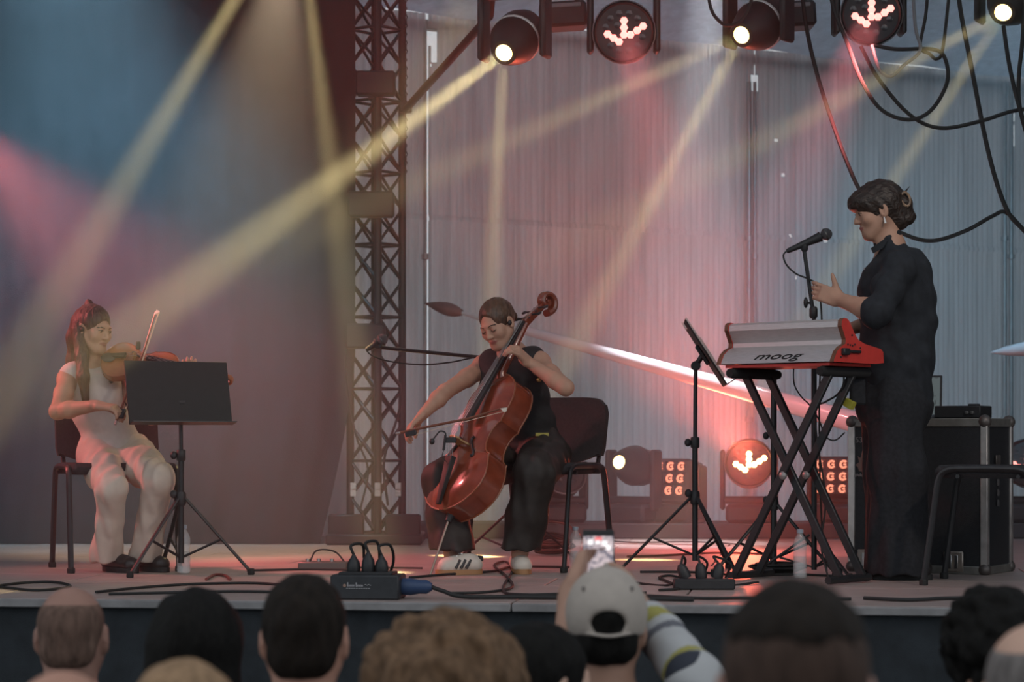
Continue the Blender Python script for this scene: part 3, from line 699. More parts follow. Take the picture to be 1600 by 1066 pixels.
tripod(t, base, .30, .30, math.radians(205), .010)
MB().tube([base + Z3 * .03, base + Z3 * .86], .013, 8).build('pole', BLK, t); MB().lathe([(.018, -.03), (.022, 0), (.018, .03)], base + Z3 * .31, n=12).build('hub', BLKP, t)
for z in (.605, .325): MB().ball(base + Vector((-.035, -.01, z)), (.014, .014, .017)).build('knob', BLKP, t)
# ---- keyboard
KE = Vector((.743, -.669, 0)); KB = Vector((-.669, -.743, 0)); KF = -KB
K0 = Vector((P(1209, 690, 9.35).x, 9.35, .900))
prof = [(0, 0), (.004, .010), (.024, .042), (.052, .062), (.084, .074), (.086, .092), (.072, .118), (.056, .145), (.060, .168), (.076, .178), (.096, .176), (.112, .166), (.150, .118), (.180, .092), (.225, .078), (.345, .060), (.362, .048), (.366, .004), (.30, -.002)]
kb = wthing('synthesizer', K0, 'small analog synthesizer with silver wavy back and red end cheeks', 'keyboard')
M_ALK = mat('brushed_silver', (.58, .58, .58), .38, .55, .12, 30, stretch=(1, 1, 30)); M_RED = mat('red_panel', (.62, .055, .045), .45, 0, .08); M_WOOD = mat('brown_wood_edge', (.16, .065, .035), .5, 0, .3, 25)
MB().prism([(a + .004, z * .97 + .002) for a, z in prof], K0, KF, Z3, KE, .545).build('body', M_ALK, kb, angle=35)
for s_ in (-1, 1):
    b = MB(); b.prism(prof, K0 + KE * s_ * .283, KF, Z3, KE, .020); b.mi = [0, 0] + [1] * (len(b.f) - 2)
    b.build('end_cheek', [M_RED, M_WOOD], kb, angle=30)
MB().box(K0 + KF * .17 - Z3 * .008, (.26, .15, .006), Matrix((KE, KF, Z3)).transposed()).build('bottom_panel', M_RED, kb)
for k in range(18): 
    MB().box(K0 + KF * .30 + KE * (-.25 + k * .0275) + Z3 * .066, (.0130, .055, .006), Matrix((KE, KF, Z3)).transposed(), bev=.002).build('white_key', WHITE, kb)
    if k % 7 not in (2, 6): MB().box(K0 + KF * .28 + KE * (-.236 + k * .0275) + Z3 * .075, (.007, .036, .008), Matrix((KE, KF, Z3)).transposed(), bev=.002).build('black_key', BLKP, kb)
for k in range(9): MB().lathe([(.008, 0), (.008, .012), (.006, .015)], K0 + KF * .155 + KE * (-.2 + k * .05) + Z3 * .112, frame(KF * .6 + Z3 * .8), 10).build('knob', BLKP, kb)
for a, z in ((.10, .072), (.117, .070), (.134, .068), (.15, .073), (.05, .02), (.13, .11), (.19, .06)): MB().lathe([(.004, 0), (.004, .003), (.002, .004)], K0 + KE * .293 + KF * a + Z3 * z, frame(KE), 8).build('jack_socket', BLKP, kb)
MB().box(K0 + KE * .300 + KF * .075 + Z3 * .042, (.010, .022, .014), Matrix((KE, KF, Z3)).transposed(), bev=.004).build('power_plug', BLKP, kb)
MB().box(K0 + KE * .298 + KF * .135 + Z3 * .044, (.007, .050, .006), Matrix((KE, KF, Z3)).transposed(), bev=.003).build('plug_lead', BLKP, kb)
def text(body, name, size, org, X, Y, m, parent, shear=0.0, ext=.0006, stretch=1.0):
    cu = bpy.data.curves.new(name, 'FONT'); cu.body = body; cu.size = size; cu.shear = shear; cu.extrude = ext; cu.align_x = 'CENTER'; cu.resolution_u = 3
    o = bpy.data.objects.new('tmp', cu); COL.objects.link(o); bpy.context.view_layer.update()
    me = bpy.data.meshes.new_from_object(o.evaluated_get(bpy.context.evaluated_depsgraph_get())); bpy.data.objects.remove(o)
    N = X.cross(Y); M = Matrix((X * stretch, Y, N)).transposed().to_4x4(); M.translation = org; me.transform(M)
    me.materials.clear(); me.materials.append(m); me.name = name
    return link(name, me, parent)
yk = (KF * .020 + Z3 * .032).normalized()
text('moog', 'lettering', .050, K0 + KF * .0105 + Z3 * .0165 + KE.cross(yk) * .0006 + KE * .0, KE, yk, mat('black_print', (.012, .012, .012), .5), kb, .45, .0008, 2.0)
ks = wthing('keyboard_stand', (K0.x, K0.y + .2, 0), 'black double-braced X keyboard stand', 'keyboard stand')
RK = Matrix((KE, KF, Z3)).transposed()
zt = .864
for s_ in (-1, 1):
    q = K0 + KE * s_ * .225; q.z = zt
    p = MB().tube([q + KF * .0, q + KF * .02, q + KF * .33, q + KF * .35], [.018, .022, .022, .018], 12).build('pad', mat('black_foam', (.017, .017, .018), .9, bump=.3), ks)
    q = K0 + KE * s_ * .245; q.z = .020; MB().tube([q + KF * .03, q + KF * .33], .016, 8).build('foot_bar', BLK, ks)
    for a in (.07, .115, .235, .28)[(0 if s_ < 0 else 1)::2]:
        p0 = K0 + KE * s_ * -.225 + KF * a; p0.z = zt - .01; p1 = K0 + KE * s_ * .245 + KF * a; p1.z = .025
        d = (p1 - p0); MB().box((p0 + p1) / 2, (.017, .010, d.length / 2), frame(d, KE), bev=.003).build('leg', BLK, ks)
for a in (.060, .225): MB().lathe([(.017, -.01), (.017, 0), (.012, .004)], K0 + KF * a - Z3 * (K0.z - .44), frame(KB), 14).build('pivot_bolt', mat('bolt_grey', (.35, .33, .32), .4, .6), ks)
MB().box(K0 + KE * .185 + KF * .275 + Z3 * (.735 - K0.z), (.022, .013, .016), frame(Vector((KE.x, KE.y, 2)), KE)).build('tape_mark', mat('green_orange_tape', (.42, .40, .05), .6), ks)
cable('keyboard_cable', [(1311, 553, 9.40), (1317, 575, 9.38), (1318, 600, 9.38), (1308, 617, 9.42), (1290, 628, 9.5), (1274, 640, 9.6), (1277, 690, 9.6), (1290, 780, 9.6), (1283, 850, 9.6), (1294, 903, 9.55)], 9.5, .0042, 'cable looping from the red cheek of the synthesizer down to the floor', None, 'cables at the keyboard')
cable('keyboard_cable', [(1240, 572, 9.62), (1241, 600, 9.62), (1252, 620, 9.62), (1265, 633, 9.66), (1279, 655, 9.7), (1290, 682, 9.72), (1305, 688, 9.72), (1320, 676, 9.72)], 9.62, .0032, 'thin cable sagging below the silver back of the synthesizer', None, 'cables at the keyboard')
b = MB(); q = P(1340, 602, 9.45); vs = []
b.box(q, (.036, .012, .082), Matrix.Rotation(.3, 3, 'Z'), .9, bev=.008); t = tag(b.build('cloth_bag', BLKC), 'black cloth bag hanging under the right end of the synthesizer', 'bag')
# ---- flight case with laptop and audio box
CW = Vector((.866, -.5, 0)); CN = Vector((-.5, -.866, 0)); CL = Vector((1.505, 10.23, 0)); W_, D_, H_ = .64, .36, .675
RC = Matrix((CW, -CN, Z3)).transposed(); cc = CL + CW * W_ / 2 - CN * D_ / 2
case = wthing('flight_case', cc, 'black flight case with metal edges behind the singer', 'flight case')
MB().box(cc + Z3 * (H_ / 2 + .006), (W_ / 2 - .006, D_ / 2 - .006, H_ / 2 - .012), RC).build('body', mat('case_laminate', (.020, .021, .024), .55, 0, .2, 60, bump=.2, bscale=300), case)
for sx in (-1, 1):
    for sy in (-1, 1):
        MB().box(cc + CW * sx * (W_ / 2 - .014) - CN * sy * (D_ / 2 - .014) + Z3 * (H_ / 2 + .006), (.0165, .0165, H_ / 2 - .012), RC, bev=.003).build('edge_profile', ALU, case)
        for z in (.022, H_ - .008): MB().ball(cc + CW * sx * (W_ / 2 - .014) - CN * sy * (D_ / 2 - .014) + Z3 * z, .030, 12).build('ball_corner', mat('dark_steel', (.16, .14, .13), .45, .6, .2), case)
for z in (.018, H_ - .012):
    for sy in (-1, 1): MB().box(cc - CN * sy * (D_ / 2 - .012) + Z3 * z, (W_ / 2 - .02, .0145, .018), RC, bev=.003).build('edge_profile', mat('dull_aluminium', (.25, .24, .22), .5, .6, .2, 18), case)
    for sx in (-1, 1): MB().box(cc + CW * sx * (W_ / 2 - .012) + Z3 * z, (.0145, D_ / 2 - .02, .018), RC, bev=.003).build('edge_profile', mat('dull_aluminium', (.25, .24, .22), .5, .6), case)
for u, z in ((.09, .055), (W_ - .15, .055)):
    k = MB().box(CL + CW * u + CN * .004 + Z3 * z, (.045, .006, .045), RC, bev=.005).build('butterfly_latch', mat('latch_dish', (.36, .31, .27), .45, .6, .2), case)
    for s_ in (-1, 1): MB().box(CL + CW * (u + s_ * .014) + CN * .011 + Z3 * z, (.008, .003, .03), RC, bev=.002).build('latch_wing', STEEL, k)
MB().box(CL + CW * (W_ + .004) - CN * .14 + Z3 * .50, (.003, .03, .02), RC, bev=.002).build('side_catch', mat('dark_steel', (.16, .14, .13), .45, .6), case)
for k in range(3): MB().box(CL + CW * (W_ + .001) - CN * .15 + Z3 * (.40 - k * .045), (.001, .012, .014), RC).build('sticker_mark', mat('dull_print', (.11, .10, .10), .7), case)
M_PR = mat('pale_print', (.30, .27, .26), .7)
text('53', 'stencil_number', .036, CL + CW * .052 + CN * .002 + Z3 * .575, CW, Z3, M_PR, case)
M_PR2 = mat('brown_print', (.30, .17, .14), .7)
b = MB(); b.prism([(-.022, 0), (-.004, .012), (-.010, .040), (.002, .030), (.012, .066), (.020, .066), (.022, .0), (.010, -.012), (.014, -.030), (-.004, -.028), (-.010, -.010)], CL + CW * .056 + CN * .002 + Z3 * .475, CW, Z3, CN, .001); b.build('printed_emblem', M_PR2, case)
b = MB()
for k in range(6): b.box(CL + CW * (.036 + k * .0075) + CN * .002 + Z3 * (.428 + .003 * (k % 2)), (.003, .0008, .005 if k % 3 else .007), RC)
b.build('printed_line', M_PR, case)
lp = cc + CW * -.112 + Z3 * (H_ + .018); lt = wthing('laptop', lp, 'open laptop on the flight case, half hidden by the singer', 'laptop')
LX = Vector((.97, -.24, 0)); LN = Vector((-.24, -.97, 0)); RL = Matrix((LX, -LN, Z3)).transposed()
MB().box(lp - Z3 * .004, (.15, .105, .008), RL, bev=.004).build('base', mat('grey_aluminium', (.32, .32, .33), .4, .7), lt)
MB().box(lp + LN * -.0 - Z3 * -.005 + LN * .0, (.13, .04, .001), RL).build('keys', BLKP, lt)
Ys = (Z3 * .97 - LN * .24).normalized(); q = lp - LN * .10 + Ys * .095; RS = Matrix((LX, LX.cross(Ys) * -1, Ys)).transposed()
sc_ = MB().box(q, (.15, .004, .098), RS, bev=.003).build('lid', BLKP, lt)
NS = Ys.cross(LX) * -1; NS = NS if NS.dot(LN) > 0 else -NS
MB().box(q + NS * .0045, (.140, .0008, .088), RS).build('screen', mat('screen_glow', (.02, .03, .03), .3, emit=(.30, .36, .37), es=.22), sc_)
for k, (a, z) in enumerate(((.09, -.03), (.105, -.03), (.12, -.03), (.10, .0), (.115, .0), (.125, .085))): MB().box(q + NS * .0056 + LX * a + Ys * z, (.003 if k < 3 else .008, .0004, .010 if k < 3 else .0015), RS).build('screen_mark', mat('screen_dark', (.05, .06, .06), .4, emit=(.1, .12, .12), es=.2), sc_)
q = cc + CW * .165 + Z3 * (H_ + .035) + CN * .04; ab = wthing('audio_interface', q, 'low black audio box with two knobs on the flight case', 'audio box')
MB().box(q, (.105, .08, .027), RC, bev=.004).build('housing', BLKP, ab)
for u in (.045, .07): MB().lathe([(.008, 0), (.008, .012), (.005, .014)], q + CN * .08 + CW * u - Z3 * .004, frame(CN), 12).build('knob', mat('knob_grey', (.09, .09, .09), .4), ab)
MB().box(q + CW * .05 + Z3 * .031, (.022, .02, .005), RC, bev=.003).build('top_dial', BLKP, ab)
# ---- bottles
def bottle(px, py, h, label):
    d = FD(py); q = Vector((P(px, 690, d).x, d, .0)); t = wthing('water_bottle', q, label, 'bottle', 'clear plastic water bottles'); k = h / .22; r = .031 * k
    MB().lathe([(r * .7, .001), (r, .008), (r, .03 * k), (r * .94, .034 * k), (r, .04 * k), (r, .07 * k), (r * .93, .075 * k), (r, .08 * k), (r * .9, .11 * k), (r, .14 * k), (r * .96, .16 * k), (r * .7, .182 * k), (r * .42, .196 * k), (r * .42, .205 * k)], q, n=18).build('shell', GLASS, t)
    MB().lathe([(r * .88, .004), (r * .88, .10 * k), (.001, .1001 * k)], q, n=14).build('water', mat('water', (.75, .8, .82), .05, alpha=.25, coat=.5), t)
    MB().lathe([(r * .5, .203 * k), (r * .5, .218 * k), (r * .4, .22 * k)], q, n=14).build('cap', mat('bottle_cap', (.35, .42, .5), .5), t)
bottle(287, 897, .215, 'clear water bottle behind the left music stand')
bottle(899, 893, .20, 'clear water bottle beside the chair leg of the cellist')
bottle(1250, 905, .21, 'clear water bottle between the keyboard stand legs')
# ---- power boxes, plugs and floor cables
pb = Vector((P(575, 690, 8.42).x, 8.44, 0)); RP = Matrix.Rotation(SA, 3, 'Z')
t = wthing('power_distributor', pb, 'black power distribution box at the stage edge', 'power box')
MB().box(pb + Z3 * .045, (.128, .075, .045), RP, bev=.006).build('housing', mat('dark_box', (.028, .030, .034), .5, 0, .15, 40), t)
MB().box(pb + Z3 * .094, (.10, .06, .006), RP, bev=.003).build('top_plate', BLKP, t)
M_LOGO = mat('grey_print', (.34, .34, .35), .6); b = MB(); fr = RP @ Vector((0, -1, 0)); rx = RP @ X3
def mark(u, z, w, h): b.box(pb + fr * .0757 + rx * u + Z3 * z, (w, .0006, h), RP)
for u0 in (-.062, -.030):
    mark(u0, .056, .0022, .0075)
    for k in range(5): mark(u0 + .005 + k * .0045, .052, .0016, .0034)
for k in range(4): mark(.004 + k * .006, .056 - .002 * (k % 2), .0024, .0014)
for k in range(10): mark(-.064 + k * .009, .042, .0034, .0012)
b.build('printed_label', M_LOGO, t)
MB().lathe([(.006, 0), (.006, .0008)], pb + fr * .0757 + rx * -.074 + Z3 * .052, frame(fr), 12).build('printed_dot', mat('orange_print', (.32, .20, .15), .6), t)
for u, hgt in ((-.055, .05), (.0, .06), (.05, .048)):
    k = MB().lathe([(.024, 0), (.026, .012), (.022, hgt * .7), (.012, hgt), (.006, hgt + .012)], pb + rx * u + Z3 * .10, n=12).build('plug', BLKP, t)
    e = pb + rx * u + Z3 * (.10 + hgt + .01)
    MB().tube(spline([e, e + Z3 * .035 - rx * .01, e + Vector((.03, .05, .035)), e + Vector((.035, .12, -.04)), Vector((e.x + .03 - u, e.y + .2, .008))]), .0055, 7).build('plug_cord', RUB, k)
k = MB().lathe([(.030, 0), (.032, .03), (.026, .06), (.026, .09), (.014, .11)], pb + rx * .128 + Z3 * .045, frame(rx), 14).build('blue_connector', mat('blue_plastic', (.03, .06, .14), .45), t)
MB().tube(spline([pb + rx * .235 + Z3 * .045, pb + rx * .28 + Z3 * .03, pb + rx * .36 + Z3 * .010, pb + rx * .6 + Z3 * .009 - fr * .03, pb + rx * 1.2 + Z3 * .009 + fr * .02]), .008, 8).build('supply_cord', RUB, k)
q = Vector((P(1100, 690, 8.95).x, 8.95, 0)); t = wthing('socket_strip', q, 'black socket strip with plugs near the feet of the keyboard stand', 'power strip')
MB().box(q + Z3 * .022, (.12, .03, .022), bev=.006).build('housing', BLKP, t)
for k_ in range(3):
    e = q + Vector((-.07 + .06 * k_, 0, .044)); k = MB().lathe([(.022, 0), (.024, .012), (.020, .045), (.010, .06)], e, Matrix.Rotation(-.4 + .3 * k_, 3, 'Y'), 12).build('plug', BLKP, t)
    MB().tube(spline([e + Vector((-.02 + .015 * k_, 0, .055)), e + Vector((-.01, .02, .085)), e + Vector((.03 * k_, .08, .05)), Vector((e.x + .05 * (k_ - 1), e.y + .18, .008)), Vector((e.x + .2 * (k_ - 1), e.y + .35, .007))]), .005, 7).build('plug_cord', RUB, k)
def floor_cable(pix, label, r=.0055, m=None, z=None):
    pts = []
    for x, y in pix: d = FD(y); pts.append(Vector((P(x, 690, d).x, d, r + .001)))
    return tag(MB().tube(spline(pts, 6), r, 7).build('floor_cable', m or RUB), label, 'cable', 'cables lying on the stage floor')
floor_cable([(-40, 925), (20, 915), (80, 912), (110, 919), (60, 925), (10, 921), (-30, 916)], 'loop of black cable at the far left of the stage floor')
floor_cable([(150, 928), (230, 920), (310, 915), (400, 914), (460, 918), (520, 922)], 'black cable running below the left music stand')
floor_cable([(170, 931), (260, 929), (360, 927), (440, 928), (520, 930)], 'black cable nearest the stage edge on the left')
floor_cable([(322, 908), (335, 901), (352, 902), (360, 908)], 'short reddish cable arch right of the water bottle', .006, mat('red_cable', (.2, .05, .04), .5))
floor_cable([(386, 894), (430, 893), (480, 892), (560, 893)], 'cable running right from the foot of the left music stand')
floor_cable([(640, 905), (700, 900), (770, 895), (800, 888), (850, 888), (960, 890)], 'cable crossing the floor behind the sneakers')
floor_cable([(700, 930), (760, 928), (800, 920), (790, 902), (772, 886), (790, 880), (800, 895), (786, 925), (820, 932), (900, 930), (1010, 929)], 'black cable with a tall loop before the cellist')
floor_cable([(980, 872), (1040, 870), (1120, 866), (1200, 868)], 'red-brown cable crossing behind the right music stand', .006, mat('brown_cable', (.12, .05, .04), .6))
floor_cable([(940, 846), (1000, 849), (1080, 848), (1160, 852)], 'thin cable before the back ledge', .004)
floor_cable([(1000, 896), (1060, 896), (1110, 898), (1160, 902), (1240, 900), (1330, 904), (1400, 906)], 'cable passing under the keyboard stand')
floor_cable([(1030, 925), (1060, 922), (1045, 912), (1030, 905), (1048, 902), (1070, 908), (1085, 914)], 'coiled cable end left of the socket strip')
floor_cable([(1350, 938), (1420, 941), (1500, 938), (1620, 942)], 'black cable near the stage edge on the right', .007)
floor_cable([(1010, 934), (1100, 938), (1200, 937), (1330, 939)], 'black cable along the stage edge below the keyboard', .006)
for k, (px, py, n_, lab_) in enumerate(((860, 868, 5, 'heap of coiled cables behind the left foot of the cellist'), (1215, 898, 3, 'coil of cable under the keyboard stand'))):
    d = FD(py); c = Vector((P(px, 690, d).x, d, 0)); t = wthing('cable_coil', c, lab_, 'cable', 'coiled cables')
    for i in range(n_ * 2):
        r = .06 + .012 * (i % 4); ph = i * 1.3; tilt = .15 + .5 * ((i * 37) % 10) / 10 if k == 0 else .05
        pts = [c + Vector((r * math.cos(a + ph) * 1.3, r * math.sin(a + ph), .012 + .006 * i + tilt * r * (1 + math.sin(a + ph)))) for a in [j * .45 for j in range(15)]]
        MB().tube(pts, .0055, 6).build('turn', mat('brown_cable', (.12, .05, .04), .6) if (k == 0 and i % 2) else RUB, t)
d = FD(890); q = Vector((P(505, 690, d).x, d, 0)); t = wthing('effects_pedal', q, 'low effects pedal with cables left of the power box', 'pedal')
MB().box(q + Z3 * .018, (.11, .05, .018), bev=.005).build('housing', mat('grey_pedal', (.16, .14, .13), .4, .4), t)
for u in (-.07, -.02, .04): MB().lathe([(.010, 0), (.010, .012), (.007, .014)], q + Vector((u, 0, .036)), n=10).build('foot_switch', STEEL, t)
MB().tube(spline([q + Vector((-.06, 0, .036)), q + Vector((-.03, .02, .085)), q + Vector((.05, .02, .08)), q + Vector((.10, .0, .03))]), .004, 6).build('patch_cord', RUB, t)
MB().tube(spline([q + Vector((.11, 0, .02)), q + Vector((.2, -.03, .008)), q + Vector((.32, .01, .007)), q + Vector((.45, -.02, .007))]), .004, 6).build('patch_cord', RUB, t)
# ================================================================== THE PLAYERS
def skin_mat(name, col): return mat(name, col, .55, 0, .10, 14, spec=.35, bump=.05, bscale=300)
SKIN = skin_mat('skin', (.50, .29, .205)); LIP = mat('lip', (.36, .13, .11), .45); BROW = mat('brow_hair', (.035, .022, .016), .8)
def vec(*a): return Vector(a)
class Head:
    """head in its own frame: x to the person's left, y forward, z up, origin at eye level in the middle of the skull"""
    def __init__(s, c, fwd, up, k=1.0):
        s.c = Vector(c); s.k = k; f = Vector(fwd).normalized(); u = Vector(up); u = (u - f * u.dot(f)).normalized(); s.f, s.u, s.l = f, u, u.cross(f)
        s.R = Matrix((s.l, s.f, s.u)).transposed()
    def w(s, x, y, z): return s.c + s.R @ (Vector((x, y, z)) * s.k)
    def e(s, S, p, r, k=.01, op='add'): S.ell(s.w(*p), tuple(q * s.k for q in r), s.R, k * s.k, op)
    def cp(s, S, a, b, ra, rb, k=.01, op='add'): S.cap(s.w(*a), s.w(*b), ra * s.k, rb * s.k, k * s.k, op)
    def add(s, S, neck_to, neck_r=.052, ears=True, lids=True):
        s.e(S, (0, -.018, .030), (.073, .093, .084), .01)
        s.e(S, (0, .026, -.030), (.054, .060, .080), .03)
        s.e(S, (0, .060, -.086), (.024, .022, .022), .03)
        for q in (-1, 1):
            s.cp(S, (q * .055, .002, -.045), (q * .020, .058, -.090), .016, .016, .03)
            s.e(S, (q * .040, .058, -.022), (.022, .022, .024), .025)
            s.e(S, (q * .032, .090, .006), (.018, .013, .011), .012, 'sub')
            if lids: s.e(S, (q * .031, .0745, .004), (.0145, .0135, .0115), .004)
            if ears: s.e(S, (q * .078, -.008, -.006), (.010, .020, .033), .006); s.e(S, (q * .083, .0, -.002), (.006, .010, .018), .006, 'sub')
        s.e(S, (0, .076, .024), (.044, .014, .009), .015)
        s.cp(S, (0, .086, .006), (0, .101, -.026), .0075, .0105, .010)
        for q in (-1, 1): s.e(S, (q * .011, .091, -.029), (.008, .010, .007), .006)
        s.e(S, (0, .0835, -.052), (.023, .010, .0055), .006); s.e(S, (0, .0815, -.062), (.020, .010, .0065), .006)
        s.e(S, (0, .0925, -.057), (.024, .006, .0012), .003, 'sub')
        S.cap(s.w(0, -.022, -.045), neck_to, neck_r * s.k, neck_r * 1.08, .03)
    def lips(s, pts):
        q = (pts - np.array(s.c)) @ np.array(s.R) / s.k
        return ((np.abs(q[:, 0]) < .024 - 18 * (q[:, 2] + .057) ** 2 * 10) & (np.abs(q[:, 2] + .057) < .010) & (q[:, 1] > .06)).astype(int)
    def brows(s, t, dz=0.0, closed=False):
        for q in (-1, 1):
            MB().tube(spline([s.w(q * .014, .089, .022 + dz), s.w(q * .030, .086, .028 + dz), s.w(q * .050, .069, .022 + dz)], 4), [.0016] * 4 + [.0022] * 4 + [.0010], 6).build('eyebrow', BROW, t)
            e = MB().tube(spline([s.w(q * .018, .0835, .003 if closed else .006), s.w(q * .031, .0895, -.004 if closed else .009), s.w(q * .045, .0785, .001 if closed else .005)], 4), .0016, 6).build('eyelashes', BROW, t)
            if not closed: MB().ball(s.w(q * .031, .0785, .004), .0105 * s.k, 10, s.R).build('eye', mat('eye', (.05, .035, .03), .15), t)
def hand(S, wrist, f, n, thumb, curl=(.4, .5, .5), k=1.0, spread=.0, tcurl=.3, fl=(1, 1, 1, 1), tdir=None):
    """f: direction of the fingers, n: where the palm faces, thumb: +1/-1 side along n x f"""
    f = Vector(f).normalized(); n = Vector(n); n = (n - f * n.dot(f)).normalized(); t = n.cross(f) * thumb; w = Vector(wrist)
    R = Matrix((t, f, n)).transposed()
    S.rbox(w + f * .048 * k, (.037 * k, .047 * k, .0135 * k), .012 * k, R, .014)
    S.cap(w - f * .02 * k, w + f * .03 * k, .024 * k, .023 * k, .015, n=n, fl=.75)
    for i, (o, L) in enumerate(((.028, .074), (.0095, .082), (-.0095, .076), (-.028, .060))):
        p = w + f * .088 * k + t * o * k; a = 0; L *= fl[i]
        d0 = (f + t * o * spread * 20).normalized()
        for seg, (fr, r0, r1) in enumerate(((.45, .0094, .0088), (.30, .0088, .0080), (.25, .0080, .0068))):
            a += curl[seg] if not isinstance(curl[0], (tuple, list)) else curl[i][seg]
            d = d0 * math.cos(a) + n * math.sin(a); q = p + d * L * fr * k; S.cap(p, q, r0 * k, r1 * k, .0035); p = q
    p = w + f * .022 * k + t * .026 * k + n * .006 * k; d = Vector(tdir).normalized() if tdir else (t * .75 + f * .6 + n * tcurl).normalized()
    q = p + d * .036 * k; S.cap(p, q, .0150 * k, .0120 * k, .012); d2 = (d * .8 + f * .35 + n * tcurl * .6).normalized() if not tdir else d
    q2 = q + d2 * .026 * k; S.cap(q, q2, .0112 * k, .0100 * k, .004); S.cap(q2, q2 + d2 * .016 * k, .0095 * k, .0075 * k, .003)
def box_of(pts, pad):
    a = np.array([list(p) for p in pts]); return a.min(0) - pad, a.max(0) + pad
def shoe(name, m, heel, toe, t, w=.042, h=.06, sole=None, z0=None):
    heel = Vector(heel); toe = Vector(toe); heel.z = toe.z = 0; d = (toe - heel).normalized(); n = Z3.cross(d); L = (toe - heel).length
    lo, hi = box_of([heel, toe], .07); hi[2] = .16; lo[2] = -.01
    S = SDF(lo, hi, .004)
    S.cap(heel + d * .04 + Z3 * .045, heel + d * (L - .05) + Z3 * .036, w * .85, w * .92, .02, n=Z3, fl=.95); S.cap(heel + d * .042 + Z3 * .05, heel + d * .055 + Z3 * h * .95, w * .80, w * .74, .02)
    S.cap(heel + d * .08 + Z3 * .066, heel + d * (L * .62) + Z3 * .045, w * .62, w * .66, .03); S.cut(heel + Z3 * .092, (0, 0, 1))
    S.cut((0, 0, .020), (0, 0, -1)); o = S.build(name, m, t)
    poly = []
    for k in range(24):
        a = 2 * math.pi * k / 24; x = math.cos(a); y = math.sin(a); poly.append((L / 2 + x * L / 2 * 1.0, y * (w * (1.02 if x > 0 else .9)) * (abs(y) ** -.15 if abs(y) > .05 else 1)))
    MB().prism(poly, heel + Z3 * .012, d, n, Z3, .022).build('sole', sole or RUB, o)
    return o, d, n
